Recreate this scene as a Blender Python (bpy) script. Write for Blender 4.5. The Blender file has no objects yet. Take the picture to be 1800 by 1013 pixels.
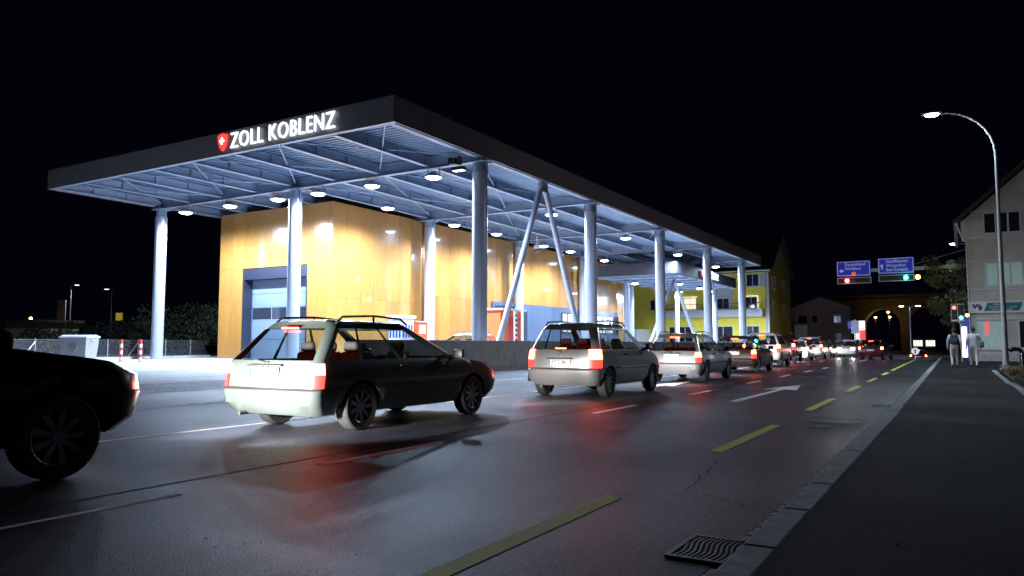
import bpy, bmesh, math, random
from mathutils import Vector, Matrix
random.seed(7)
R = math.radians
sc = bpy.context.scene
# ------------------------------------------------------------------ camera, sky, exposure
cam_d = bpy.data.cameras.new("camera"); cam = bpy.data.objects.new("camera", cam_d)
sc.collection.objects.link(cam); sc.camera = cam
cam.location = (0, 0, 1.15); cam.rotation_euler = (R(90 + 4.286), 0, R(30.88))
cam_d.lens = 26.286; cam_d.sensor_width = 36; cam_d.clip_end = 2000; cam_d.clip_start = 0.05
w = bpy.data.worlds.new("World"); sc.world = w; w.use_nodes = True
bg = w.node_tree.nodes["Background"]
bg.inputs[0].default_value = (0.0006, 0.0007, 0.0024, 1); bg.inputs[1].default_value = 1.0
sc.view_settings.view_transform = 'Standard'; sc.view_settings.look = 'None'
sc.view_settings.exposure = 0; sc.view_settings.gamma = 1
sc.cycles.max_bounces = 8; sc.cycles.sample_clamp_indirect = 6; sc.cycles.caustics_reflective = False
C = sc.collection
LAMP_COL = (0.58, 0.74, 1.0)
CANOPY_W = 6600; STREET_W = 3800; HEAD_W = 800

# ------------------------------------------------------------------ materials
def mat(name, col, rough=0.6, metal=0.0, emit=None, es=0.0, noise=0.0, nscale=8.0, bump=0.0, bscale=60.0, coat=0.0, spec=0.5, stretch=None):
    m = bpy.data.materials.new(name); m.use_nodes = True
    nt = m.node_tree; b = nt.nodes["Principled BSDF"]
    b.inputs["Base Color"].default_value = (*col, 1); b.inputs["Roughness"].default_value = rough
    b.inputs["Metallic"].default_value = metal; b.inputs["Coat Weight"].default_value = coat
    b.inputs["Coat Roughness"].default_value = 0.06; b.inputs["Specular IOR Level"].default_value = spec
    if emit: b.inputs["Emission Color"].default_value = (*emit, 1); b.inputs["Emission Strength"].default_value = es
    if noise or bump:
        tc = nt.nodes.new("ShaderNodeTexCoord"); src = tc.outputs["Object"]
        if stretch:
            mp = nt.nodes.new("ShaderNodeMapping"); mp.inputs["Scale"].default_value = stretch
            nt.links.new(src, mp.inputs[0]); src = mp.outputs[0]
    if noise:
        n = nt.nodes.new("ShaderNodeTexNoise"); n.inputs["Scale"].default_value = nscale; n.inputs["Detail"].default_value = 8
        n.inputs["Roughness"].default_value = 0.65
        nt.links.new(src, n.inputs["Vector"])
        cr = nt.nodes.new("ShaderNodeValToRGB")
        cr.color_ramp.elements[0].position = 0.3; cr.color_ramp.elements[1].position = 0.7
        cr.color_ramp.elements[0].color = (*[c * (1 - noise) for c in col], 1)
        cr.color_ramp.elements[1].color = (*[min(1, c * (1 + noise)) for c in col], 1)
        nt.links.new(n.outputs[0], cr.inputs[0]); nt.links.new(cr.outputs[0], b.inputs["Base Color"])
    if bump:
        n2 = nt.nodes.new("ShaderNodeTexNoise"); n2.inputs["Scale"].default_value = bscale; n2.inputs["Detail"].default_value = 4
        nt.links.new(src, n2.inputs["Vector"])
        bp = nt.nodes.new("ShaderNodeBump"); bp.inputs["Strength"].default_value = bump; bp.inputs["Distance"].default_value = 0.02
        nt.links.new(n2.outputs[0], bp.inputs["Height"]); nt.links.new(bp.outputs[0], b.inputs["Normal"])
    return m
def asphalt(name, base, rough, patch=0.35, spec=.10, con=1.0):
    m = bpy.data.materials.new(name); m.use_nodes = True; nt = m.node_tree; b = nt.nodes["Principled BSDF"]
    tc = nt.nodes.new("ShaderNodeTexCoord")
    def noise(s, d=6): 
        n = nt.nodes.new("ShaderNodeTexNoise"); n.inputs["Scale"].default_value = s; n.inputs["Detail"].default_value = d
        nt.links.new(tc.outputs["Object"], n.inputs["Vector"]); return n
    big = noise(0.35, 5); mid = noise(7, 6); fine = noise(95, 4)
    def ramp(n, a, c, p0=.3, p1=.7):
        r = nt.nodes.new("ShaderNodeValToRGB"); r.color_ramp.elements[0].position = p0; r.color_ramp.elements[1].position = p1
        r.color_ramp.elements[0].color = (a, a, a, 1); r.color_ramp.elements[1].color = (c, c, c, 1); nt.links.new(n.outputs[0], r.inputs[0]); return r
    def mul(a, c):
        x = nt.nodes.new("ShaderNodeMix"); x.data_type = 'RGBA'; x.blend_type = 'MULTIPLY'; x.inputs[0].default_value = 1
        nt.links.new(a, x.inputs[6]); nt.links.new(c, x.inputs[7]); return x.outputs[2]
    rgb = nt.nodes.new("ShaderNodeRGB"); rgb.outputs[0].default_value = (*base, 1)
    c = mul(rgb.outputs[0], ramp(big, 1 - patch, 1 + patch).outputs[0])
    c = mul(c, ramp(mid, .75, 1.25).outputs[0]); c = mul(c, ramp(fine, 1-.75*con, 1+1.6*con, .40, .66).outputs[0])
    nt.links.new(c, b.inputs["Base Color"])
    rr = ramp(big, rough - .08, rough + .1); nt.links.new(rr.outputs[0], b.inputs["Roughness"])
    b.inputs["Specular IOR Level"].default_value = spec
    grain = noise(32, 5); c = mul(c, ramp(grain, 1-.7*con, 1+1.1*con, .36, .66).outputs[0]); nt.links.new(c, b.inputs["Base Color"])
    mp = nt.nodes.new("ShaderNodeMapping"); mp.inputs["Scale"].default_value = (1.3, .09, 1); nt.links.new(tc.outputs["Object"], mp.inputs[0])
    trk = noise(1.6, 5); nt.links.new(mp.outputs[0], trk.inputs["Vector"]); c = mul(c, ramp(trk, .7, 1.35, .35, .65).outputs[0]); nt.links.new(c, b.inputs["Base Color"])
    bp = nt.nodes.new("ShaderNodeBump"); bp.inputs["Strength"].default_value = .8; bp.inputs["Distance"].default_value = .008
    nt.links.new(fine.outputs[0], bp.inputs["Height"]); nt.links.new(bp.outputs[0], b.inputs["Normal"])
    return m
def glass(name, tint, gl=1.0):
    m = bpy.data.materials.new(name); m.use_nodes = True; nt = m.node_tree
    for n in list(nt.nodes): nt.nodes.remove(n)
    o = nt.nodes.new("ShaderNodeOutputMaterial"); t = nt.nodes.new("ShaderNodeBsdfTransparent"); g = nt.nodes.new("ShaderNodeBsdfGlossy")
    t.inputs[0].default_value = (*tint, 1); g.inputs["Roughness"].default_value = .03; g.inputs[0].default_value = (gl, gl, gl, 1)
    lw = nt.nodes.new("ShaderNodeLayerWeight"); lw.inputs[0].default_value = .5; mx = nt.nodes.new("ShaderNodeMixShader")
    pw = nt.nodes.new("ShaderNodeMath"); pw.operation = 'POWER'; pw.inputs[1].default_value = 4; f = nt.nodes.new("ShaderNodeMath"); f.operation = 'MULTIPLY_ADD'; f.inputs[1].default_value = .85; f.inputs[2].default_value = .05
    nt.links.new(lw.outputs["Facing"], pw.inputs[0]); nt.links.new(pw.outputs[0], f.inputs[0]); nt.links.new(f.outputs[0], mx.inputs[0]); nt.links.new(t.outputs[0], mx.inputs[1]); nt.links.new(g.outputs[0], mx.inputs[2]); nt.links.new(mx.outputs[0], o.inputs[0])
    return m
def emis(name, col, s): return mat(name, (0.02, 0.02, 0.02), .4, emit=col, es=s)
M = {}
M['road'] = asphalt('asphalt_road', (.021, .022, .029), .46)
M['walk'] = asphalt('asphalt_sidewalk', (.013, .0135, .014), .78, .25)
M['plaza'] = asphalt('plaza_concrete', (.42, .42, .43), .55, .10, con=.18)
M['soil'] = mat('soil', (.05, .035, .022), .95, noise=.6, nscale=9, bump=.8, bscale=25)
M['ground'] = mat('dark_ground', (.03, .035, .025), .95, noise=.5, nscale=2)
M['kerb'] = mat('granite_kerb', (.31, .325, .335), .7, noise=.5, nscale=7, bump=.4, bscale=120)
M['sett'] = mat('gutter_sett', (.26, .27, .28), .6, noise=.4, nscale=30, bump=.4, bscale=90)
M['white_paint'] = mat('road_paint_white', (.88, .88, .86), .7, noise=.45, nscale=90, bump=.5, bscale=150)
M['yellow_paint'] = mat('road_paint_yellow', (.88, .80, .07), .7, noise=.45, nscale=90, bump=.5, bscale=150)
M['iron'] = mat('cast_iron', (.07, .07, .07), .45, .6, noise=.3, nscale=30)
M['black'] = mat('black_void', (.006, .006, .006), .8)
M['steel'] = mat('painted_steel', (.24, .30, .40), .42, .1, noise=.06, nscale=3)
M['deck'] = mat('deck_sheet', (.185, .25, .345), .38, .35, noise=.08, nscale=2)
M['fascia_d'] = mat('fascia_dark', (.04, .042, .055), .5)
M['fascia'] = mat('fascia_sheet', (.26, .25, .25), .45, .2, noise=.12, nscale=1.2)
M['column'] = mat('column_paint', (.40, .43, .52), .3, .2, noise=.05, nscale=2)
M['zinc'] = mat('galvanised', (.38, .39, .40), .4, .7, noise=.2, nscale=15)
def wood_panel():
    m = mat('ochre_panel', (.56, .31, .075), .22, 0, coat=.9)
    nt = m.node_tree; b = nt.nodes["Principled BSDF"]
    tc = nt.nodes.new("ShaderNodeTexCoord"); mp = nt.nodes.new("ShaderNodeMapping"); mp.inputs["Scale"].default_value = (9, 9, .5)
    n = nt.nodes.new("ShaderNodeTexNoise"); n.inputs["Scale"].default_value = 2.2; n.inputs["Detail"].default_value = 7
    oi = nt.nodes.new("ShaderNodeObjectInfo")
    r = nt.nodes.new("ShaderNodeValToRGB"); r.color_ramp.elements[0].position = .25; r.color_ramp.elements[1].position = .75
    r.color_ramp.elements[0].color = (.34, .150, .032, 1); r.color_ramp.elements[1].color = (.46, .232, .065, 1)
    mx = nt.nodes.new("ShaderNodeMix"); mx.data_type = 'RGBA'; mx.blend_type = 'MULTIPLY'; mx.inputs[0].default_value = 1
    r2 = nt.nodes.new("ShaderNodeValToRGB"); r2.color_ramp.elements[0].color = (.84, .84, .84, 1); r2.color_ramp.elements[1].color = (1.1, 1.08, 1.05, 1)
    L = nt.links; L.new(tc.outputs["Object"], mp.inputs[0]); L.new(mp.outputs[0], n.inputs["Vector"]); L.new(n.outputs[0], r.inputs[0])
    L.new(oi.outputs["Random"], r2.inputs[0]); L.new(r.outputs[0], mx.inputs[6]); L.new(r2.outputs[0], mx.inputs[7]); L.new(mx.outputs[2], b.inputs["Base Color"])
    b.inputs["Coat Roughness"].default_value = .045
    return m
M['panel'] = wood_panel()
M['recess'] = mat('brown_recess', (.09, .045, .018), .5)
M['bluegrey'] = mat('blue_grey_cladding', (.085, .11, .17), .38, .2, noise=.1, nscale=1.5, stretch=(6, 6, .4))
M['gate'] = mat('gate_section_paint', (.17, .215, .29), .4, .15, noise=.05, nscale=3)
M['gateframe'] = mat('gate_reveal', (.012, .017, .032), .45)
M['pane'] = mat('dark_pane', (.02, .025, .035), .06, spec=.8)
M['concrete'] = mat('concrete', (.42, .42, .43), .75, noise=.28, nscale=3.5, bump=.25, bscale=40, stretch=(1, 1, .5))
M['tyre'] = mat('tyre', (.02, .02, .02), .8, bump=.3, bscale=60)
M['rim'] = mat('alloy_rim', (.45, .45, .46), .3, .9)
M['plastic'] = mat('black_plastic', (.015, .015, .016), .5)
M['interior'] = mat('car_interior', (.012, .011, .012), .8)
M['seat'] = mat('seat_fabric', (.03, .027, .028), .9)
M['glass'] = glass('car_glass', (.74, .79, .79))
M['glass_d'] = glass('tinted_glass', (.12, .13, .14))
M['plate'] = mat('plate_white', (.5, .5, .48), .35)
M['plate_ink'] = mat('plate_ink', (.01, .01, .01), .4)
M['plate_blue'] = mat('plate_blue', (.01, .03, .35), .4)
M['tail_hot'] = emis('brake_lamp_lit', (1, .075, .025), 55)
M['tail_red'] = emis('tail_lamp_red', (1, .02, .012), 6)
M['tail_off'] = mat('tail_lamp_lens', (.45, .01, .01), .15, coat=.6)
M['amber_lens'] = mat('amber_lens', (.8, .25, .06), .2, emit=(1, .25, .05), es=.5)
M['third'] = emis('third_brake_lit', (1, .05, .025), 30)
M['headlamp'] = emis('headlamp_lit', (1, .96, .9), 4)
M['lamp_glass'] = emis('lamp_glass_lit', (.66, .80, 1), 45)
M['white'] = mat('white_paint', (.75, .76, .78), .4)
M['red'] = mat('red_paint', (.62, .05, .03), .4)
M['orange'] = mat('orange_red_paint', (.75, .13, .03), .4)
M['sign_white'] = emis('sign_letter_lit', (.80, .89, 1), 1.7)
M['sign_red'] = emis('sign_shield_lit', (1, .06, .05), 1.4)
M['sign_cross'] = emis('sign_cross_lit', (1, .9, .85), 4)
M['skin'] = mat('skin', (.45, .28, .2), .6)

# ------------------------------------------------------------------ mesh helpers
class MB:
    def __init__(s): s.v = []; s.f = []; s.m = []
    def add(s, vs, fs, mi=0):
        o = len(s.v); s.v += [tuple(v) for v in vs]; s.f += [tuple(i + o for i in f) for f in fs]; s.m += [mi] * len(fs); return s
    def box(s, x0, x1, y0, y1, z0, z1, mi=0):
        return s.add([(x0,y0,z0),(x1,y0,z0),(x1,y1,z0),(x0,y1,z0),(x0,y0,z1),(x1,y0,z1),(x1,y1,z1),(x0,y1,z1)],
              [(0,3,2,1),(4,5,6,7),(0,1,5,4),(1,2,6,5),(2,3,7,6),(3,0,4,7)], mi)
    def cbox(s, c, d, mi=0, bev=0):
        if not bev: return s.box(c[0]-d[0]/2,c[0]+d[0]/2,c[1]-d[1]/2,c[1]+d[1]/2,c[2]-d[2]/2,c[2]+d[2]/2,mi)
        bm = bmesh.new(); bmesh.ops.create_cube(bm, size=1)
        for v in bm.verts: v.co = Vector((v.co.x*d[0], v.co.y*d[1], v.co.z*d[2]))
        bmesh.ops.bevel(bm, geom=bm.edges[:], offset=bev, segments=2, affect='EDGES', profile=.5)
        bm.verts.index_update()
        s.add([v.co + Vector(c) for v in bm.verts], [[v.index for v in f.verts] for f in bm.faces], mi); bm.free(); return s
    def tube(s, p0, p1, r0, r1=None, n=12, mi=0, cap=True):
        r1 = r0 if r1 is None else r1; p0 = Vector(p0); p1 = Vector(p1); d = (p1 - p0).normalized()
        a = d.orthogonal().normalized(); b = d.cross(a); vs = []
        for p, r in ((p0, r0), (p1, r1)):
            for i in range(n):
                t = 2*math.pi*i/n; vs.append(p + a*math.cos(t)*r + b*math.sin(t)*r)
        fs = [(i, (i+1)%n, n+(i+1)%n, n+i) for i in range(n)]
        if cap: fs += [tuple(range(n-1,-1,-1)), tuple(range(n, 2*n))]
        return s.add(vs, fs, mi)
    def path(s, pts, r, n=8, mi=0):
        for i in range(len(pts)-1): s.tube(pts[i], pts[i+1], r if not isinstance(r, list) else r[i], r if not isinstance(r, list) else r[i+1], n, mi)
        return s
    def prism(s, poly, axis, a, b, mi=0):
        # poly: 2D points; axis is the extrusion axis
        def P(p, t): return (t,p[0],p[1]) if axis==0 else ((p[0],t,p[1]) if axis==1 else (p[0],p[1],t))
        n = len(poly); vs = [P(p,a) for p in poly] + [P(p,b) for p in poly]
        return s.add(vs, [tuple(range(n)), tuple(range(2*n-1,n-1,-1))] + [(i,(i+1)%n,n+(i+1)%n,n+i) for i in range(n)], mi)
    def lathe(s, prof, n=24, c=(0,0,0), axis=2, mi=0):
        vs = []
        for r, h in prof:
            for i in range(n):
                t = 2*math.pi*i/n; x, y = r*math.cos(t), r*math.sin(t)
                p = (x,y,h) if axis==2 else ((h,x,y) if axis==0 else (x,h,y)); vs.append((p[0]+c[0],p[1]+c[1],p[2]+c[2]))
        fs = [(k*n+i, k*n+(i+1)%n, (k+1)*n+(i+1)%n, (k+1)*n+i) for k in range(len(prof)-1) for i in range(n)]
        return s.add(vs, fs, mi)
    def mesh(s, name, mats, smooth=None):
        me = bpy.data.meshes.new(name); me.from_pydata(s.v, [], s.f)
        bm = bmesh.new(); bm.from_mesh(me); bmesh.ops.recalc_face_normals(bm, faces=bm.faces); bm.to_mesh(me); bm.free()
        for mm in (mats if isinstance(mats, (list, tuple)) else [mats]): me.materials.append(M[mm] if isinstance(mm, str) else mm)
        me.polygons.foreach_set('material_index', s.m)
        if smooth: me.shade_smooth(); me.set_sharp_from_angle(angle=R(smooth))
        return me
    def build(s, name, mats, parent=None, smooth=None, **kw): return obj(name, s.mesh(name, mats, smooth), parent, **kw)
def obj(name, me, parent=None, label=None, cat=None, group=None, kind=None, loc=None):
    o = bpy.data.objects.new(name, me); C.objects.link(o)
    if parent: o.parent = parent
    if loc: o.location = loc
    return tag(o, label, cat, group, kind)
def tag(o, label=None, cat=None, group=None, kind=None):
    if label: o['label'] = label
    if cat: o['category'] = cat
    if group: o['group'] = group
    if kind: o['kind'] = kind
    return o
def thing(name, label, cat, loc=(0,0,0), rz=0, group=None):
    o = bpy.data.objects.new(name, None); C.objects.link(o); o.location = loc; o.rotation_euler = (0,0,rz); o.empty_display_size = .2
    return tag(o, label, cat, group)
def text_mesh(body, size, depth=.0, bold=0.0, align='LEFT', sx=1.0, space=1.0):
    cu = bpy.data.curves.new('t', 'FONT'); cu.body = body; cu.size = size; cu.extrude = depth; cu.offset = bold; cu.align_x = align; cu.resolution_u = 3; cu.space_character = space
    o = bpy.data.objects.new('t', cu); C.objects.link(o)
    dg = bpy.context.evaluated_depsgraph_get(); dg.update()
    me = bpy.data.meshes.new_from_object(o.evaluated_get(dg)); bpy.data.objects.remove(o)
    for v in me.vertices: v.co = (v.co.x*sx, -v.co.z, v.co.y)     # upright, facing -Y
    return me
def text(body, size, mt, parent, loc, name='lettering', **kw):
    me = text_mesh(body, size, **kw); me.materials.clear(); me.materials.append(M[mt] if isinstance(mt, str) else mt)
    return obj(name, me, parent, loc=loc)
def spot(name, loc, power, col, size, blend, parent=None, rot=(0,0,0), rad=.1):
    d = bpy.data.lights.new(name, 'SPOT'); d.energy = power; d.color = col; d.spot_size = R(size); d.spot_blend = blend; d.shadow_soft_size = rad
    o = bpy.data.objects.new(name, d); C.objects.link(o); o.location = loc; o.rotation_euler = rot
    if parent: o.parent = parent
    return o
def copy_tree(o, parent=None):
    c = o.copy(); C.objects.link(c); c.parent = parent
    for ch in o.children: copy_tree(ch, c)
    return c
def drift(y): return -0.0125*max(0, y-12)

# ================================================================== SETTING
# ground: one sheet to the horizon, lower than road
g = MB(); g.add([(-600,-100,-.30),(600,-100,-.30),(600,900,-.30),(-600,900,-.30)], [(0,1,2,3)]); g.build('ground', 'ground', kind='structure')
# road: flat to a crest then falling away
def strip(xs, ys, zf, xf=lambda x,y: x):
    m = MB(); nx = len(xs); vs = [(xf(x,y), y, zf(x, y)) for y in ys for x in xs]
    m.add(vs, [(j*nx+i, j*nx+i+1, (j+1)*nx+i+1, (j+1)*nx+i) for j in range(len(ys)-1) for i in range(nx-1)]); return m
def crest(y): return 0 if y < 66 else -1.6*min(1, ((y-66)/60))**1.3
road = strip([-16.2,-12,-8,-4,-1.155], [-12,0,10,20,30,40,50,60,66,70,75,80,90,100,115,130,200], lambda x,y: crest(y) - (0.02 if y > 130 else 0)).build('road', 'road', kind='structure')
strip([-70,-60,-40,-20,-16.8,-16.2], [-12,0,16,30,50,70,95,112], lambda x,y: .2 if x < -16.5 else 0.0).build('plaza_pavement', 'plaza', kind='structure')
strip([-.838,0,1.05], [-4,10,12,20,34,50,66], lambda x,y: .118, lambda x,y: x + (drift(y)*.6 - .012 if x < -.5 else 0)).build('sidewalk', 'walk', kind='structure')
strip([1.25,2,4,9], [-4,10,19], lambda x,y: .10 ).build('sidewalk_forecourt', 'walk', kind='structure')
strip([1.05,4,12], [34,44,54], lambda x,y: .114).build('building_forecourt', 'walk', kind='structure')
bed = strip([1.22,2,3,5,9], [19,22,25,28,31,34], lambda x,y: .10 + .06*random.random() + (.12 if 1.5 < x < 8 and 22 < y < 33 else 0)).build('planting_bed', 'soil', kind='structure')
# kerb stones and gutter setts, pieces of their own
kerb = thing('kerb', 'granite kerb', 'kerb'); 
for k in ('label','category'): del kerb[k]
kerb['kind'] = 'structure'
ks = MB().cbox((0,0,0), (.17,.988,.30), bev=.012).mesh('kerb_stone', 'kerb')
y = 2.0
while y < 66:
    obj('kerb_stone', ks, kerb, loc=(-.92 + drift(y)*.6 + random.uniform(-.004,.004), y+.5, -.026 + random.uniform(-.003,.003))); y += 1.0
gs = MB().cbox((0,0,0), (.135,.115,.10), bev=.012).mesh('gutter_sett', 'sett')
y = 2.6
while y < 17:
    if not 3.93 < y < 4.55: obj('gutter_sett', gs, kerb, loc=(-1.082 + random.uniform(-.004,.004), y, -.044 + random.uniform(-.004,.004)))
    y += .125
ek = MB().cbox((0,0,0), (.12,.98,.25), bev=.012).mesh('edging_stone', 'kerb')
epts = [(1.12,y) for y in range(2,19)] + [(1.14,19.2),(1.14,20.2),(1.13,21.2),(1.10,22.2)] + [(1.06,23.2+i) for i in range(11)]
for (x,y) in epts: obj('edging_stone', ek, kerb, loc=(x, y+.5, .03))
# lane markings: thin sheets 4 mm above the asphalt
def quad_mark(pts, mt, name='lane_marking', z=.004):
    m = MB(); m.add([(x,y,z + crest(y)) for x,y in pts], [tuple(range(len(pts)))]); m.build(name, mt, road)
def dash(x, y0, y1, wd, mt, sl=.10): quad_mark([(x-wd/2+drift(y0),y0),(x+wd/2+drift(y0),y0+sl*0),(x+wd/2+drift(y1),y1),(x-wd/2+drift(y1),y1)], mt)
for a,b in ((2.3,5.35),(8.05,11.13),(13.85,17.15),(19.8,22.6),(25.2,28.3),(31,34),(36.5,39.5),(40,63)): dash(-2.29, a, b, .14, 'yellow_paint')
dash(-5.18, 2.0, 3.72, .07, 'white_paint')
for a,b in ((5.25,7.22),(11.45,13.4),(16.85,18.5),(22.4,24.2),(27.6,29.4),(32.6,34.4),(37.8,39.6),(43,45),(48.5,50.5),(54,60)): dash(-5.27, a, b, .13, 'white_paint')
for a,b in ((4.9,8.1),(8.15,60)): dash(-8.75, a, b, .10, 'white_paint')
for a,b in ((-4,60),): dash(-12.4, a, b, .12, 'white_paint')
def arrow(x, y0, y1):
    h = 2.3; wd = .09
    quad_mark([(x-wd,y0),(x+wd,y0),(x+wd*.8,y1-h),(x-wd*.8,y1-h)], 'white_paint', 'arrow_shaft')
    quad_mark([(x-.42,y1-h-.35),(x-.07,y1-h-.001),(x+.07,y1-h-.001),(x+.42,y1-h-.35),(x+.05,y1)], 'white_paint', 'arrow_head')
arrow(-3.95, 15.2, 22.3); arrow(-7.2, 19.4, 22.6)
quad_mark([(-5.6,63.4),(-1.9,63.4),(-1.9,63.9),(-5.6,63.9)], 'white_paint', 'stop_line')
# repaired asphalt patch and tar seam
M['patch'] = asphalt('asphalt_patch', (.055,.057,.06), .5)
quad_mark([(-2.1,12.6),(-1.19,12.6),(-1.19,22),(-2.15,22),(-2.2,16)], 'patch', 'asphalt_patch', .003)
M['patch2'] = asphalt('asphalt_patch_dark', (.016,.0165,.02), .5)
M['tar'] = mat('tar_seam', (.010,.010,.011), .85, spec=.05)
quad_mark([(-5.62,2),(-5.59,2),(-5.75,14),(-5.79,14)], 'tar', 'tar_seam', .003)
def seam(pts, wd=.018):
    rs = random.Random(len(pts)*7 + int(pts[0][1]*10)); L_ = []; 
    for (a,b) in zip(pts[:-1],pts[1:]):
        n_ = 14
        for i_ in range(n_): t_ = i_/n_; L_.append((a[0]+(b[0]-a[0])*t_+rs.uniform(-.022,.022), a[1]+(b[1]-a[1])*t_))
    L_.append(pts[-1]); m_ = MB(); vs_ = []
    for x_,y_ in L_: q_ = wd*rs.uniform(.5,1.3); vs_ += [(x_-q_,y_-q_*.4,.0032),(x_+q_,y_+q_*.4,.0032)]
    m_.add(vs_, [(2*i_,2*i_+1,2*i_+3,2*i_+2) for i_ in range(len(L_)-1)]); m_.build('tar_seam','tar',road)
seam([(-1.25,5.4),(-1.9,5.9),(-2.1,7.5)],.006)
# loose grit on the road and sidewalk
gr = MB(); rg = random.Random(3)
for i in range(420):
    x = rg.uniform(-4.5,.9); y = rg.uniform(2.8,14); s_ = rg.uniform(.003,.009); z = .119 if x > -.8 else .001
    if -1.2 < x < -.8: continue
    gr.add([(x-s_,y,z),(x+s_,y-s_*.5,z),(x+s_*.4,y+s_,z),(x,y,z+s_)], [(0,1,3),(1,2,3),(2,0,3)])
M['grit'] = mat('grit', (.45,.45,.44), .6); gr.build('road_grit', 'grit', label='pale grit and crumbs scattered on the asphalt', cat='grit', kind='stuff')

# ================================================================== CUSTOMS CANOPY
X1, X2, X3, Y0, DY = -18.9, -31.0, -42.9, 28.7, 12.15
XL, XR, YF, YB, ZB, ZT = -43.1, -18.4, 21.9, 84.0, 9.70, 10.75
can = thing('customs_canopy', 'long flat steel canopy roof on round columns over the customs hall', 'canopy', (0,0,0))
# corrugated deck (ribs run across), top sheet
m = MB(); prof = []; y = YF+.25
while y < YB-.3:
    prof += [(y,10.32),(y+.11,10.32),(y+.15,10.22),(y+.26,10.22)]; y += .30
vs = [(x,a,b) for x in (XL+.2, XR-.2) for a,b in prof]; n = len(prof)
m.add(vs, [(i,i+1,n+i+1,n+i) for i in range(n-1)]); m.build('roof_deck', 'deck', can)
MB().box(XL+.05,XR-.05,YF+.05,YB-.05,10.45,10.70).build('roof_slab', 'fascia', can)
# fascia panels
fp = MB().box(.004,4.096,0,.05,0,1).mesh('fascia_panel','fascia')
nfx = 6; wx = (XR-XL)/nfx; nfy = 15; wy = (YB-YF)/nfy
mfx = MB().box(.006,wx-.006,0,.05,0,ZT-ZB).mesh('fascia_panel','fascia'); mfy = MB().box(-.05,0,.006,wy-.006,0,ZT-ZB).mesh('fascia_panel','fascia')
for i in range(nfx):
    obj('fascia_panel', mfx, can, loc=(XL+i*wx, YF+random.uniform(-.004,.004), ZB)); obj('fascia_panel', mfx, can, loc=(XL+i*wx, YB-.05, ZB))
for i in range(nfy):
    obj('fascia_panel', mfy, can, loc=(XR+random.uniform(-.004,.004), YF+.051+i*(wy-.007), ZB)); obj('fascia_panel', mfy, can, loc=(XL+.05, YF+.051+i*(wy-.007), ZB))
def ibeam(name, a, b, h, wd, zt):
    # I section between two plan points, zt top
    (ax,ay),(bx,by) = a, b; m = MB()
    if abs(ax-bx) < 1e-6: 
        m.box(ax-wd/2,ax+wd/2,ay,by,zt-h,zt-h+.03); m.box(ax-.012,ax+.012,ay,by,zt-h+.03,zt-.03); m.box(ax-wd/2,ax+wd/2,ay,by,zt-.03,zt)
        k = ay+2
        while k < by-1: m.box(ax-wd/2+.01,ax-.012,k,k+.015,zt-h+.03,zt-.03); m.box(ax+.012,ax+wd/2-.01,k,k+.015,zt-h+.03,zt-.03); k += 2.0
    else: m.box(ax,bx,ay-wd/2,ay+wd/2,zt-h,zt-h+.03); m.box(ax,bx,ay-.012,ay+.012,zt-h+.03,zt-.03); m.box(ax,bx,ay-wd/2,ay+wd/2,zt-.03,zt)
    return m.build(name, 'steel', can)
rowsY = [Y0 + DY*i for i in range(5)]
secX = [-18.85,-21.9,-25.0,-28.0,-31.0,-34.0,-37.0,-40.0,-42.85]
ys_ = [YF+.12] + rowsY + [YB-.12]
for yy in rowsY: ibeam('main_beam', (XL+.15,yy), (XR-.15,yy), .58, .28, 10.20)
for yy in (YF+.22, YB-.22): ibeam('edge_beam', (XL+.12,yy), (XR-.12,yy), .44, .26, 10.195)
for i in range(len(ys_)-1):
    for x in secX:
        edge = x in (secX[0], secX[-1])
        ibeam('edge_beam' if edge else 'secondary_beam', (x, ys_[i]+(.26 if i==0 else .145)), (x, ys_[i+1]-(.26 if i==5 else .145)), .46 if not edge else .44, .22 if not edge else .26, 10.20)
def rod(a, b, r=.03): MB().tube(a, b, r, n=6).build('brace_rod', 'steel', can)
for i in range(6):
    a, b = ys_[i]+.2, ys_[i+1]-.2
    for (xa, xb) in ((-18.9,-25.0),(-25.0,-31.0),(-31.0,-37.0),(-37.0,-42.8)) if i % 2 == 0 else ((-18.9,-25.0),(-25.0,-31.0)):
        rod((xa-.2,a,9.92),(xb+.2,b,9.90)); rod((xb+.2,a,9.88),(xa-.2,b,9.87))
# columns
cm = MB().lathe([(.355,0),(.355,8.9)], 32).mesh('column', 'column', 40)
cc = MB().lathe([(.0,8.9),(.30,8.9),(.30,9.35),(.0,9.35)], 24).box(-.42,.42,-.42,.42,9.35,9.42).mesh('column_cap','steel',40)
cb = MB().box(.34,.40,-.06,.06,8.75,9.35).mesh('column_bracket','steel')
def column(x, y):
    c = obj('column', cm, can, loc=(x,y,.2)); obj('column_cap', cc, c); obj('column_bracket', cb, c); obj('column_bracket', cb, c).rotation_euler = (0,0,math.pi)
for yy in rowsY:
    column(X1, yy); column(X2, yy)
column(X3, Y0); column(X3, rowsY[4])
for s_ in (-1,1):
    MB().tube((X1,34.85+s_*.12,9.72),(X1,34.85+s_*5.0,.2),.15,n=20).build('raking_strut','column',can,smooth=40)
MB().box(X1-.12,X1+.12,34.5,35.2,9.25,9.72).build('strut_node','steel',can)
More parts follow.
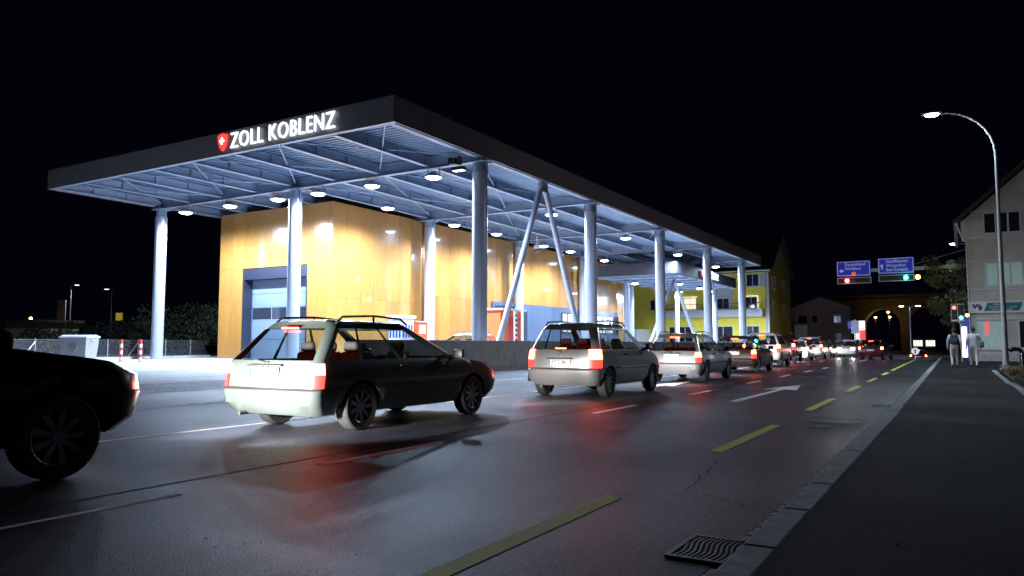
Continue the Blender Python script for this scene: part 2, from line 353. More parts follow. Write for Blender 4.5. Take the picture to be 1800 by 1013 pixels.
# illuminated sign
sg = thing('illuminated_sign', 'illuminated white ZOLL KOBLENZ lettering with red shield on canopy front', 'sign', (-28.6,21.85,9.86))
def letters(body, x0, x1, z, h, parent, mt, yy=0):
    me = text_mesh(body, 1.0, depth=.04, bold=-.004, space=1.10); bx = [v.co.x for v in me.vertices]; bz = [v.co.z for v in me.vertices]
    sx = (x1-x0)/(max(bx)-min(bx)); szz = h/(max(bz)-min(bz)); mx = min(bx); mz = min(bz)
    for v in me.vertices: v.co = ((v.co.x-mx)*sx, v.co.y, (v.co.z-mz)*szz)
    bm = bmesh.new(); bm.from_mesh(me); bmesh.ops.remove_doubles(bm, verts=bm.verts, dist=1e-5)
    # split into letters by x gaps of connected islands
    seen = set(); isl = []
    for v in bm.verts:
        if v in seen: continue
        st = [v]; comp = []
        while st:
            q = st.pop()
            if q in seen: continue
            seen.add(q); comp.append(q); st += [e.other_vert(q) for e in q.link_edges]
        isl.append(comp)
    for comp in isl:
        cs = set(comp); mb = MB(); idx = {v:i for i,v in enumerate(comp)}
        fs = [[idx[v] for v in f.verts] for f in bm.faces if f.verts[0] in cs]
        if not fs: continue
        mb.add([v.co for v in comp], fs); mb.build('letter', mt, parent, loc=(x0,yy,z))
    bm.free()
letters('ZOLL KOBLENZ', .86, 7.2, .03, .70, sg, 'sign_white', -.05)
shp = [(.0,.72),(.03,.40),(.12,.18),(.31,-.02),(.50,.18),(.59,.40),(.62,.72),(.31,.80)]
MB().prism(shp, 1, -.08, 0).build('shield','sign_red',sg)
MB().box(.265,.355,-.10,-.082,.28,.60).box(.16,.265,-.10,-.082,.395,.485).box(.355,.46,-.10,-.082,.395,.485).build('shield_cross','sign_cross',sg)
# hanging lamps
lh = MB().lathe([(.0,.22),(.12,.22),(.20,.12),(.33,.02),(.34,-.03),(.30,-.03),(.29,0)], 24).mesh('lamp_housing','zinc',40)
lg = MB().lathe([(.0,-.115),(.10,-.11),(.19,-.09),(.26,-.055),(.295,-.005)], 24).mesh('lamp_glass','lamp_glass',60)
lb = MB().box(-.30,-.27,-.02,.02,0,.40).box(.27,.30,-.02,.02,0,.40).box(-.30,.30,-.02,.02,.36,.40).mesh('lamp_bracket','zinc')
def lamp(x, y, z, label, group, power=CANOPY_W, ang=165, bl=.75):
    t = thing('canopy_lamp', label, 'lamp', (x,y,z), 0, group)
    [setattr(obj(n_, q_, t), 'scale', (1.25,1.25,1.15)) for n_, q_ in (('lamp_housing', lh), ('lamp_glass', lg), ('lamp_bracket', lb))]
    s_ = spot('lamp_light', (0,0,-.30), power, LAMP_COL, ang, bl, t, rad=.22)
ordw = ['first','second','third','fourth','fifth','sixth','seventh','eighth','ninth']
for i, x in enumerate((-40.5,-36.4,-32.4,-29.3,-25.5,-21.6)): lamp(x, Y0, 9.22, f'round lit lamp under the front canopy beam, {ordw[i]} from the left', 'lamps along the front beam', ang=176, bl=.6)
for i, yy in enumerate((34.3,41.2,46.6,53.9,58.9,66.2,71.5,78.5)): lamp(-29.2, yy, 9.30 if i%2==0 else 9.22, f'round lit lamp along the ochre wall, {ordw[i]} from the front corner', 'lamps along the hall wall')
for i, yy in enumerate((40.6,52.7,65.0,77.2)): lamp(-21.6, yy+.3, 9.22, f'round lit lamp near the road edge columns, {ordw[i]} behind the raking struts', 'lamps along the road side', ang=176, bl=.6)
lamp(-25.7, 77.4, 9.22, 'round lit lamp in the middle of the far canopy bay', 'lamps in the far bay'); 
# floodlight and camera cluster by the first column
fl = thing('camera_cluster', 'dark camera and floodlight cluster under the canopy edge by the near column', 'camera', (-19.3,27.6,9.2))
MB().box(-.08,.08,-.08,.08,.1,.5).build('mount_post','plastic',fl)
MB().cbox((-.35,0,.30),(.42,.30,.30),bev=.04).build('camera_body','plastic',fl)
MB().lathe([(0,-.17),(.10,-.17),(.11,-.12),(.11,0)],16,(-.42,0,.36),1).build('camera_lens','pane',fl,smooth=40)
MB().cbox((-.05,0,-.08),(.62,.35,.16),bev=.03).build('floodlight_body','plastic',fl)
for i in range(4): MB().box(-.30+i*.15,-.20+i*.15,-.14,.14,-.175,-.162).build('led_window','headlamp',fl)
dm = thing('dome_camera', 'glass dome camera hanging below the canopy in front of the hall wall', 'camera', (-28.5,51.5,8.4))
MB().lathe([(0,.55),(.24,.55),(.26,.30),(.25,.25)],20).tube((0,0,.5),(0,0,1.3),.04).build('camera_housing','white',dm,smooth=40)
MB().lathe([(.25,.25),(.24,.12),(.16,.0),(0,-.05)],20).build('camera_dome','pane',dm,smooth=60)

# ================================================================== CUSTOMS HALL
hall = thing('customs_hall', 'ochre panelled customs hall with blue grey roller gate under the canopy', 'building', (0,0,0))
HX0, HX1, HY0, HY1, HZ = -42.2, -32.0, 32.6, 79.3, 9.72
MB().box(HX0+.08,HX1-.40,HY0+.95,HY1,.2,HZ-.06).box(HX0+.08,-39.95,HY0+.08,HY0+.95,.2,HZ-.06).box(-34.05,HX1-.40,HY0+.08,HY0+.95,.2,HZ-.06).box(-39.95,-34.05,HY0+.08,HY0+.95,6.02,HZ-.06).build('wall_core','recess',hall)
def panels_side(y0, y1, n, z0, z1, mt='panel'):
    wd = (y1-y0)/n; me = MB().box(-.40,0,.006,wd-.006,z0+.006,z1-.006).mesh('wall_panel', mt)
    for i in range(n): obj('wall_panel', me, hall, loc=(HX1+random.uniform(-.003,.003), y0+i*wd, 0))
for (a,b,n) in ((32.6,41.26,7),(41.9,53.66,9),(54.15,66.0,9),(66.65,78.3,9)): panels_side(a,b,n,4.55 if a > 41 else 3.95,HZ)
panels_side(32.6,41.26,7,.2,3.95); panels_side(41.9,50.3,6,.2,4.55)
panels_side(54.15,66.0,9,.2,4.55,'bluegrey'); panels_side(66.65,76.2,8,.2,4.55,'bluegrey'); panels_side(76.2,78.3,2,.2,4.55)
me = None
nf = 8; wf = (HX1-.401-HX0)/nf
fm_u = MB().box(.006,wf-.006,0,.08,6.03,HZ).mesh('wall_panel','panel'); fm_m = MB().box(.006,wf-.006,0,.08,3.96,6.018).mesh('wall_panel','panel'); fm_l = MB().box(.006,wf-.006,0,.08,.2,3.948).mesh('wall_panel','panel')
for i in range(nf): obj('wall_panel', fm_u, hall, loc=(HX0+i*wf,HY0+random.uniform(-.003,.003),0))
def front_piece(x0,x1,z0,z1): MB().box(x0+.006,x1-.006,HY0,HY0+.08,z0+.006,z1-.006).build('wall_panel','panel',hall)
for a,b in ((HX0,-41.05),(-41.05,-39.95),(-34.05,-33.2),(-33.2,HX1-.401)):
    front_piece(a,b,.2,3.95); front_piece(a,b,3.95,6.02)
# roller gate in its reveal
MB().box(-39.95,-39.80,HY0+.05,HY0+.80,.2,6.0).box(-34.20,-34.05,HY0+.05,HY0+.80,.2,6.0).box(-39.80,-34.20,HY0+.05,HY0+.80,5.30,6.0).build('gate_frame','gateframe',hall)
for i, (a,b) in enumerate(((.2,1.45),(1.45,2.68),(3.55,4.40),(4.40,5.30))): MB().box(-39.80,-34.20,HY0+.70,HY0+.76,a+.012,b-.012).build('gate_section','gate',hall)
gsn = MB().box(-39.80,-34.20,HY0+.70,HY0+.76,2.68,2.74).box(-39.80,-34.20,HY0+.70,HY0+.76,3.49,3.55)
for x in (-39.8,-37.95,-36.05,-34.26): gsn.box(x,x+.06,HY0+.70,HY0+.76,2.74,3.49)
gw = gsn.build('gate_window_section','gate',hall)
for x in (-39.74,-37.89,-35.99): MB().box(x,x+1.79 if x > -39 else x+1.79,HY0+.72,HY0+.74,2.74,3.49).build('pane','pane',gw)
# recess beside kiosk, door and office windows in the blue grey base
MB().box(HX1-.30,HX1+.06,50.35,53.6,.2,4.55).build('entrance_recess','gateframe',hall)
MB().box(HX1+.061,HX1+.10,50.35,53.6,4.25,4.55).box(HX1+.061,HX1+.10,50.35,50.65,.2,4.25).build('entrance_frame','bluegrey',hall)
MB().box(HX1+.005,HX1+.05,54.5,56.0,.2,3.9).build('office_door','gateframe',hall)
M['office_lit'] = emis('office_light', (.80,.92,1), 1.6)
for a,b,n in ((62.6,65.9,3),(69.0,76.0,5)):
    fr = MB().box(HX1+.004,HX1+.08,a,b,2.2,2.30).box(HX1+.004,HX1+.08,a,b,4.0,4.10); wd = (b-a)/n
    for i in range(n+1): fr.box(HX1+.004,HX1+.08,a+i*wd-.05,a+i*wd+.05,2.30,4.0)
    fo = fr.build('window','gateframe',hall)
    for i in range(n): MB().box(HX1+.01,HX1+.03,a+i*wd+.05,a+(i+1)*wd-.05,2.3,4.0).build('pane','office_lit' if i < n-1 else 'pane',fo)
for yy in (41.5,53.9,66.3): MB().box(HX1-.36,HX1-.28,yy-.12,yy+.12,7.2,7.9).build('wall_lamp','lamp_glass' if yy < 42 else 'white',hall)
# equipment on the plaza
k = thing('white_ticket_cabinet', 'white cabinet with cornice and blue slots before the ochre wall', 'cabinet', (-27.0,33.0,.2))
MB().cbox((0,0,1.2),(.9,1.1,2.4),bev=.02).build('cabinet_body','white',k)
MB().cbox((0,0,2.46),(1.1,1.35,.16),bev=.03).build('cabinet_cornice','white',k)
for i in range(4): MB().box(.45,.462,-.42+i*.24,-.30+i*.24,1.3,2.0).build('slot','plate_blue',k); MB().box(-.38+i*.22,-.26+i*.22,-.562,-.55,1.3,2.0).build('slot','plate_blue',k)
k = thing('orange_ticket_machine', 'orange box with white screen beside the white cabinet', 'machine', (-27.0,34.4,.2))
MB().cbox((0,0,1.1),(.8,1.05,2.2),bev=.03).build('machine_body','orange',k); MB().box(.40,.412,-.3,.3,1.55,2.05).build('screen','white',k); MB().cbox((.02,0,2.23),(.9,1.15,.06),bev=.01).build('machine_lid','white',k)
k = thing('red_control_booth', 'orange red control booth with flat white roof behind the concrete wall', 'booth', (-22.6,36.7,.2))
MB().cbox((0,0,1.42),(1.2,2.3,2.84),bev=.03).build('booth_body','orange',k); MB().cbox((.05,0,2.90),(1.6,2.7,.10),bev=.02).build('booth_roof','white',k)
MB().box(.60,.615,-.2,.95,.3,2.5).build('booth_door','red',k)
k = thing('barrier_arm', 'raised black and white striped barrier arm against the red booth', 'barrier', (-21.6,36.5,.2))
MB().cbox((0,0,.5),(.35,.35,1.0),bev=.03).build('barrier_post','white',k)
MB().box(-.05,.05,-.12,.12,1.0,2.8).build('arm','white',k)
for i in range(6): MB().box(.051,.056,-.10,.10,1.1+i*.28,1.24+i*.28).build('stripe','plastic',k)
# concrete wall by the road
cw = thing('concrete_wall', 'low smooth concrete barrier wall between road and canopy', 'wall', (-17.0,0,0))
y = 18.5
for L_ in (5.8,5.9,5.9,5.9,5.9,5.9,5.9,5.9,5.9):
    MB().cbox((-.15,y+L_/2,.65),(.30,L_-.03,1.30),bev=.015).build('wall_panel','concrete',cw); y += L_

# ================================================================== CARS
def sstep(a,b,x):
    t = max(0,min(1,(x-a)/(b-a))); return t*t*(3-2*t)
CARS = {
 'mpv':   dict(L=4.32, rows=[(.26,.14,.20,.78),(.40,.03,.05,.85),(.585,.0,.0,.868),(.615,.015,.02,.868),(.64,.045,.03,.872),(.82,.06,.06,.874),(.99,.085,.30,.855),(1.035,.10,.98,.835),(1.48,.34,1.80,.675),(1.555,.42,1.93,.62)], top=1.63, wb=(.80,3.50), wr=.315, side=[(.03,.20),(.235,.515),(.545,.865)], rails=True, hood=.17),
 'estate':dict(L=4.67, rows=[(.24,.16,.22,.78),(.38,.03,.05,.85),(.53,.0,.0,.87),(.56,.015,.02,.87),(.59,.05,.03,.873),(.76,.07,.06,.873),(.90,.10,.32,.855),(.94,.13,1.25,.835),(1.36,.52,2.15,.655),(1.43,.62,2.30,.60)], top=1.49, wb=(.98,3.68), wr=.315, side=[(.03,.23),(.255,.52),(.55,.90)], rails=True, hood=.12),
 'suv':   dict(L=4.45, rows=[(.36,.14,.20,.82),(.48,.03,.05,.89),(.70,.0,.0,.91),(.73,.015,.02,.91),(.76,.045,.03,.912),(.95,.06,.06,.912),(1.08,.09,.28,.895),(1.12,.11,1.15,.875),(1.58,.34,1.95,.70),(1.65,.42,2.08,.64)], top=1.72, wb=(.88,3.52), wr=.36, side=[(.03,.22),(.25,.52),(.55,.88)], rails=True, hood=.12),
 'hatch': dict(L=3.95, rows=[(.24,.14,.20,.74),(.38,.03,.05,.81),(.54,.0,.0,.825),(.57,.015,.02,.825),(.60,.045,.03,.828),(.77,.07,.06,.828),(.90,.11,.30,.81),(.94,.14,1.05,.79),(1.36,.42,1.85,.63),(1.42,.52,1.98,.575)], top=1.47, wb=(.68,3.15), wr=.30, side=[(.05,.30),(.33,.86)], rails=False, hood=.12),
}
def make_car(label, kind, loc, rz, col, metal=.6, lit=True, plate=None, group=None, head=True, rough=.3, light_rear=False, tint='glass', name='car', two_tone=False, hp=1.0):
    P = CARS[kind]; L = P['L']; rows = P['rows']
    root = thing(name, label, 'car', loc, rz, group)
    paint = mat('car_paint', col, rough, metal, coat=1.0)
    m_, k_ = 6, 5
    # side parameters with narrow seam columns
    base = [i/56 for i in range(57)]; seams = [ (a[1]+b[0])/2 for a,b in zip(P['side'][:-1],P['side'][1:]) ] + [P['side'][-1][1]+.015]
    for s_ in seams: base = [b for b in base if abs(b-s_) > .006] + [s_-.0013, s_+.0013]
    for a,b in P['side']: base = [q for q in base if min(abs(q-a),abs(q-b)) > .005] + [a,b]
    base = sorted(base); n_ = len(base)-1
    def half(row):
        z, ir, i_f, wd = row; yr, yf = ir, L-i_f; rc = (.22 if kind == 'mpv' else .16) if z < .95*P['top']/1.6 else (.20 if kind == 'mpv' else .13); rf = .30 if yf > L-.5 else .22
        pts = []
        br, bf = (.10 if kind == 'mpv' else .06), (.16 if yf > L-.5 else .22)
        for j in range(m_+1):
            x = (wd-rc)*j/m_; pts.append((x, yr + br*(x/wd)**2))
        cyr = yr + br*((wd-rc)/wd)**2 + rc
        for j in range(1,k_+1):
            t = math.pi/2*j/k_; pts.append((wd-rc+rc*math.sin(t), cyr - rc*math.cos(t)))
        cyf = yf - bf*((wd-rf)/wd)**2 - rf
        for s_ in base[1:]:
            y = cyr + (cyf-cyr)*s_; u = (y-L/2)/(L/2); pts.append((wd*(1-.045*max(0,u)**3-.02*max(0,-u)**3), y))
        w2 = wd*(1-.045*max(0,(cyf-L/2)/(L/2))**3)
        for j in range(1,k_+1):
            t = math.pi/2*j/k_; pts.append((w2-rf+rf*math.cos(t), cyf + rf*math.sin(t)))
        for j in range(1,m_+1):
            x = (w2-rf)*(1-j/m_); pts.append((x, yf - bf*(x/wd)**2))
        return pts
    grid = []
    ra = P['wr']+.055
    for ri, row in enumerate(rows):
        g_ = []
        for x,y in half(row):
            z = row[0]
            if 4 <= ri <= 6: z -= P['hood']*sstep(L-1.25,L-.05,y)*(ri-3)/3
            if ri == 7: z += .0
            if ri <= 5 and x > .6:
                for yc in P['wb']:
                    d = abs(y-yc)
                    if d < ra: z = max(z, P['wr'] + math.sqrt(ra*ra-d*d) - (0 if d < ra*.98 else 0))
            g_.append((x,y,z))
        grid.append(g_)
    # roof crown
    top = P['top']; last = rows[-1]
    ycen = (last[1] + L-last[2])/2
    for sc_, zz in ((.90,.55),(.65,.88),(.30,1.0)):
        grid.append([(x*sc_, ycen+(y-ycen)*(.97 if sc_ > .8 else .55+.45*sc_), last[0]+(top-last[0])*zz) for x,y,z in grid[len(rows)-1]])
    nc = len(grid[0]); iside = m_+k_; ifront = iside+n_; ifc = ifront+k_
    parts = {}
    def put(key, vs, sx):
        mb = parts.setdefault(key, MB()); q = [(sx*v[0],v[1],v[2]) for v in vs]
        area = (Vector(q[2])-Vector(q[0])).cross(Vector(q[3])-Vector(q[1])).length
        if area > 1e-7: mb.add(q, [(0,1,2,3)])
    WB = 7
    for i in range(len(grid)-1):
        for j in range(nc-1):
            vs = [grid[i][j],grid[i][j+1],grid[i+1][j+1],grid[i+1][j]]
            for sx in (1,-1):
                key = 'body'
                if i == WB:
                    if j < m_+1: key = 'rear_window'
                    elif iside <= j < ifront:
                        a, b = base[j-iside], base[j-iside+1]
                        hit = [q for q,(s0,s1) in enumerate(P['side']) if a >= s0-1e-6 and b <= s1+1e-6]
                        key = ('side_window',hit[0],sx) if hit else 'pillar'
                    elif j >= ifront+1: key = 'windscreen'
                elif i == 3: key = 'trim'
                elif i in {'mpv':(4,5,6),'estate':(4,5),'suv':(4,5,6),'hatch':(5,6)}[kind] and m_ <= j < iside: key = ('tail', i, sx)
                elif i in (4,5) and ifront+3 <= j < ifc+2: key = ('headlight', 0, sx)
                elif 4 <= i <= 6 and iside <= j < ifront and base[j-iside+1]-base[j-iside] < .003: key = 'seam'
                if i in (0,) : key = 'skirt'
                put(key, vs, sx)
    def weld(mb): 
        seen = {}; nv = []; mp = []
        for v in mb.v:
            kx = (round(v[0],4),round(v[1],4),round(v[2],4))
            if kx not in seen: seen[kx] = len(nv); nv.append(v)
            mp.append(seen[kx])
        mb.v = nv; nf_ = []; nm = []
        for f,mm in zip(mb.f,mb.m):
            g2 = []
            for q in f:
                if mp[q] not in g2: g2.append(mp[q])
            if len(g2) > 2: nf_.append(tuple(g2)); nm.append(mm)
        mb.f, mb.m = nf_, nm; return mb
    body = parts['body']; 
    for key, mi in (('seam',1),('skirt',2),('trim',1 if kind != 'hatch' else 2),('pillar',1)):
        if key in parts: body.add(parts[key].v, parts[key].f, mi)
    last_ring = grid[-1]; 
    ring = [(x,y,z) for x,y,z in last_ring] + [(-x,y,z) for x,y,z in reversed(last_ring[1:-1])]
    body.add(ring, [tuple(range(len(ring)))])
    bo = weld(body).build('body', [paint,'plastic',paint], root, smooth=32)
    wn = 0
    for key in parts:
        if key in ('rear_window','windscreen'): weld(parts[key]).build(key, tint, root, smooth=50)
        elif isinstance(key, tuple) and key[0] == 'side_window': weld(parts[key]).build('side_window', tint, root, smooth=50)
        elif isinstance(key, tuple) and key[0] == 'tail':
            if kind == 'estate' and key[1] == 6: mt_ = 'tail_red' if lit else 'tail_off'
            mt_ = ('tail_hot' if key[1] >= 5 else 'tail_red') if lit else 'tail_off'
            if key[1] == 4 and lit: mt_ = 'tail_red'
            mb = weld(parts[key]); mb.v = [(x*1.012, y-.012, z) for x,y,z in mb.v]; mb.build('tail_light', mt_, root, smooth=50)
        elif isinstance(key, tuple) and key[0] == 'headlight':
            mb = weld(parts[key]); mb.v = [(x*1.006, y+.008, z) for x,y,z in mb.v]; mb.build('headlight', 'headlamp' if head else 'white', root, smooth=50)
    zb = rows[7][0]; zbp = rows[4][0]
    # interior: tub, seats, dashboard
    MB().cbox((0,L/2-.1,(.28+zb-.12)/2),(1.22,L-1.1,zb-.12-.28)).box(-.70,.70,P['wb'][0]+.45,P['wb'][1]-.45,.24,.45).build('interior','interior',root)
    st = MB()
    for yy, xs in ((1.25,(-.42,0,.42)),(2.30,(-.38,.38))):
        for x in xs:
            st.cbox((x,yy,zb-.13),(.40,.14,.46),bev=.05); st.cbox((x,yy-.02,zb+.17),(.24,.10,.15),bev=.04)
    st.cbox((0,L-1.55,zb-.05),(1.25,.35,.16),bev=.04).build('seats','seat',root)
    # wheels
    wr = P['wr']
    ty = MB().lathe([(wr*.66,-.095),(wr*.92,-.10),(wr*.985,-.085),(wr,-.05),(wr,.05),(wr*.985,.085),(wr*.92,.10),(wr*.66,.095)],32,axis=0).mesh('tyre','tyre',35)
    rm = MB().lathe([(wr*.67,.09),(wr*.64,.085),(wr*.60,.03),(wr*.60,-.08)],28,axis=0)
    rm.lathe([(0,.075),(wr*.15,.075),(wr*.17,.06),(wr*.17,.02)],14,axis=0)
    for q in range(9):
        t = 2*math.pi*q/9; d = Vector((0,math.cos(t),math.sin(t))); s2 = Vector((0,-math.sin(t),math.cos(t)))
        a = d*wr*.12; b = d*wr*.63; vv = []
        for p, hw, xx in ((a,.018,.07),(b,.030,.075)): vv += [p+s2*hw+Vector((xx,0,0)), p-s2*hw+Vector((xx,0,0)), p-s2*hw+Vector((xx-.025,0,0)), p+s2*hw+Vector((xx-.025,0,0))]
        rm.add(vv,[(0,1,5,4),(1,2,6,5),(2,3,7,6),(3,0,4,7)])
    rme = rm.mesh('rim','rim',40); dk = MB().lathe([(0,0),(wr*.61,0)],24,axis=0).mesh('brake_backing','black')
    hw = rows[2][3]
    for yc in P['wb']:
        for sx in (1,-1):
            wh = bpy.data.objects.new('wheel', None); C.objects.link(wh); wh.parent = root; wh.location = (sx*(hw-.115),yc,wr); wh.rotation_euler = (random.random()*6,0,0 if sx > 0 else math.pi)
            obj('tyre',ty,wh); obj('rim',rme,wh); obj('brake_backing',dk,wh)
            ww = MB().lathe([(ra-.005,-.24),(ra-.005,.06)],24,(sx*(hw-.10),yc,wr),0); ww.f = [f_ for f_ in ww.f if sum(ww.v[q_][2] for q_ in f_)/4 > wr+.02]; ww.m = [0]*len(ww.f); ww.build('wheel_well','black',root)
    # mirrors, handles, rails, plate, wiper, exhaust
    ym = L - rows[7][2] - .32
    for sx in (1,-1):
        MB().cbox((sx*(rows[6][3]+.10),ym,zb+.06),(.20,.10,.15),bev=.035).box(min(sx*.80,sx*.90),max(sx*.80,sx*.90),ym-.03,ym+.03,zb-.02,zb+.04).build('wing_mirror','plastic',root,smooth=40)
        for s_ in ((.40,.66) if len(P['side']) == 3 else (.42,)):
            yh = .2 + (L-.6)*s_; MB().cbox((sx*(rows[5][3]+.008),yh,(rows[5][0]+rows[6][0])/2+.02),(.035,.17,.032),bev=.01).build('door_handle','plastic',root)
        if P['rails']:
            xr = rows[-1][3]-.02; za = rows[-1][0]+.02; y0_, y1_ = .55+ (rows[-1][1]-.42), L-rows[-1][2]-.12
            pts = [(sx*xr,y0_,za-.01),(sx*xr,y0_+.12,za+.07),(sx*xr,(y0_+y1_)/2,za+.10),(sx*xr,y1_-.15,za+.07),(sx*xr,y1_,za-.01)]
            MB().path(pts,.016,8).tube((sx*xr,(y0_+y1_)/2,za),(sx*xr,(y0_+y1_)/2,za+.10),.016,n=6).build('roof_rail','plastic',root,smooth=50)
    zp = (rows[4][0]+rows[5][0])/2+.03 if kind != 'estate' else rows[5][0]+.03
    yp = rows[5][1]-.004
    pl = MB().cbox((0,yp-.012,zp),(.52,.016,.115),bev=.006).build('number_plate','plate',root)
    MB().box(-.256,-.222,yp-.0235,yp-.021,zp-.052,zp+.052).build('plate_band','plate_blue',pl)
    if plate:
        for txt, xx in plate: text(txt,.118,'plate_ink',pl,(xx,yp-.0235,zp-.038),name='plate_lettering',bold=.003,sx=.66)
    hy = rows[6][1]
    MB().cbox((0,yp-.01,zp+.085),(.62,.03,.025),bev=.008).build('plate_lamp_bar','plastic',root)
    # third brake light along the glass
    if kind == 'mpv': MB().cbox((0,rows[7][1]+.015,zb+.025),(.26,.035,.022),bev=.006).build('third_brake_light','third' if lit else 'tail_off',root)
    else: MB().cbox((0,rows[8][1]-.035,rows[8][0]+.005),(.30,.035,.022),bev=.006).build('third_brake_light','third' if lit else 'tail_off',root)
    MB().tube((-.02,rows[7][1]-.02,zb-.03),(-.30,rows[7][1]-.015,zb+.02),.012,.008,6).cbox((0,rows[7][1]-.02,zb-.04),(.07,.05,.05),bev=.012).build('rear_wiper','plastic',root)
    MB().lathe([(.05,0),(.05,.06),(.03,.06),(0,.06)],16,(0,rows[6][1]-.035,rows[6][0]-.05),1).build('badge','rim',root,smooth=40)
    MB().tube((-.45,.05,.24),(-.45,.5,.26),.028,n=10).build('exhaust_pipe','iron',root)
    if kind == 'mpv':
        for sx in (1,-1): MB().cbox((sx*(rows[3][3]+.004),L/2+.1,.63),(.02,L-2.5,.045),bev=.008).build('side_strip','rim',root)
    if head:
        for sx in (1,-1): spot('headlight_beam',(sx*.62,L+.06,.62),HEAD_W*hp,(1,.97,.94),64,1.0,root,rot=(R(77 if hp < 2 else 93),0,0),rad=.06)
    return root
make_car('silver compact people carrier with roof rails, nearest of the queue, brake lights lit', 'mpv', (-7.42,14.35,0), R(.3), (.34,.335,.33), .7, plate=(('WT',-.20),('Z',-.04),('841',.06)), group='cars queuing', two_tone=True)
make_car('light silver estate car with roof rails, second in the queue behind the people carrier', 'estate', (-7.55,21.95,0), R(1), (.50,.50,.52), .6, group='cars queuing', two_tone=True)
make_car('dark brown estate car, third in the queue, ahead of the silver estate', 'estate', (-7.85,30.3,0), R(2), (.045,.028,.028), .4, group='cars queuing', two_tone=True)
make_car('small white car, fourth in the queue, ahead of the dark brown estate', 'suv', (-8.6,38.6,0), R(3), (.62,.62,.64), .2, group='cars queuing', two_tone=True)
make_car('tall dark red off roader, fifth in the queue', 'suv', (-9.2,45.8,.06), R(3), (.07,.012,.016), .3, group='cars queuing', two_tone=True)
make_car('white hatchback, sixth in the queue, ahead of the dark red off roader', 'hatch', (-9.55,53.0,.0), R(3), (.65,.64,.66), .1, group='cars queuing', two_tone=True)
make_car('pale blue grey car at the head of the queue', 'suv', (-9.8,60.0,-.02), R(3), (.35,.38,.46), .3, group='cars queuing', two_tone=True)
make_car('dark grey car just beyond the pale blue grey car at the crest', 'estate', (-10.1,67.2,-.05), R(3), (.08,.08,.09), .4, group='cars queuing')
make_car('white oncoming car with dazzling headlights at the junction', 'suv', (-9.0,80.0,-.15), R(178), (.6,.6,.6), .2, group=None)
make_car('dark green estate car passing at left, its rear lit bright white', 'estate', (-7.75,6.65,0), R(.5), (.085,.105,.095), .35, group='passing cars', two_tone=True)
make_car('black car cut off by the left edge of the picture', 'suv', (-7.45,.02,0), R(.5), (.006,.006,.007), .2, group='passing cars', hp=5, two_tone=True, tint='glass_d')
make_car('dark red saloon with blue side turning at the junction', 'hatch', (-5.6,59.5,-.0), R(-8), (.10,.012,.02), .3, group='passing cars', two_tone=True)
make_car('silver car parked behind the concrete wall under the canopy', 'estate', (-20.6,32.2,.2), R(180), (.45,.47,.50), .6, lit=False, head=False, group=None, two_tone=True)
make_car('dark car with red tail lights beyond the crest under the viaduct', 'hatch', (-4.1,96,-1.0), R(2), (.02,.02,.025), .3, group=None, two_tone=True)

# ================================================================== SECOND CANOPY
c2 = thing('far_canopy', 'lower dark canopy with a small lit sign beyond the main roof', 'canopy', (0,0,0))
MB().box(-30.4,-22.0,66.0,87.2,7.62,8.70).build('roof_slab','fascia_d',c2)
MB().box(-30.3,-22.1,66.1,87.1,7.56,7.60).build('soffit','deck',c2)
for i in range(7): MB().box(-30.2,-22.2,67+i*3,67.12+i*3,7.40,7.56).build('soffit_beam','steel',c2)
c2c = MB().lathe([(.28,.2),(.28,7.4)],24).mesh('column','column',40)
for x,y in ((-28.5,70),(-28.5,85.5),(-24.0,85.5)): obj('column', c2c, c2, loc=(x,y,0))
for s_ in (-1,1): MB().tube((-24.0,71.4+s_*.1,7.4),(-24.0,71.4+s_*8.2,.2),.16,n=14).build('raking_strut','column',c2,smooth=40)
s2 = thing('small_customs_sign', 'small lit white lettering with red shield on the far canopy fascia', 'sign', (-21.93,73.6,7.85), R(90))
letters('ZOLL KOBLENZ', .8, 6.0, .03, .66, s2, 'sign_white', -.02)
MB().prism([(a*.9,b*.85) for a,b in shp],1,-.04,.02).build('shield','sign_red',s2)
for i,(x,y) in enumerate(((-28,71),(-24.4,74),(-28,78.5),(-24.4,81),(-28,85),(-24.4,86.3))): lamp(x,y,7.28,f'round lit lamp under the far canopy, {ordw[i]} from the near end','lamps under the far canopy',CANOPY_W*(1.6 if y > 84 else .4),177 if y > 84 else 160,.3)

# ================================================================== BUILDINGS
M['yellow'] = mat('yellow_render', (.80,.66,.08), .85, noise=.1, nscale=1.5)
M['cream'] = mat('cream_render', (.55,.54,.47), .85, noise=.12, nscale=1.2, bump=.1, bscale=50)
M['pink'] = mat('pink_render', (.40,.32,.32), .9, noise=.12, nscale=1)
M['roof'] = mat('roof_tiles', (.05,.03,.025), .8, noise=.3, nscale=6)
M['frame'] = mat('window_frame_white', (.62,.63,.65), .5)
M['shutter'] = mat('grey_shutter', (.35,.37,.40), .6)
M['dimlit'] = emis('dim_window_light', (1,.85,.6), 1.2)
M['curtain'] = mat('curtain', (.42,.55,.52), .8, emit=(.5,.8,.72), es=.12, noise=.25, nscale=6, stretch=(4,1,.2))
def window_y(parent, x0, x1, z0, z1, y, n=2, pane='pane', sill=True, f=.07):
    fr = MB().box(x0,x1,y-.06,y+.03,z0,z0+f).box(x0,x1,y-.06,y+.03,z1-f,z1); wd = (x1-x0-f)/n
    for i in range(n+1): fr.box(x0+i*wd,x0+i*wd+f,y-.06,y+.03,z0+f,z1-f)
    o = fr.build('window','frame',parent)
    for i in range(n): MB().box(x0+i*wd+f,x0+(i+1)*wd,y-.02,y+.0,z0+f,z1-f).build('pane',pane,o)
    if sill: MB().box(x0-.1,x1+.1,y-.14,y+.02,z0-.10,z0-.002).build('sill','frame',o)
    return o
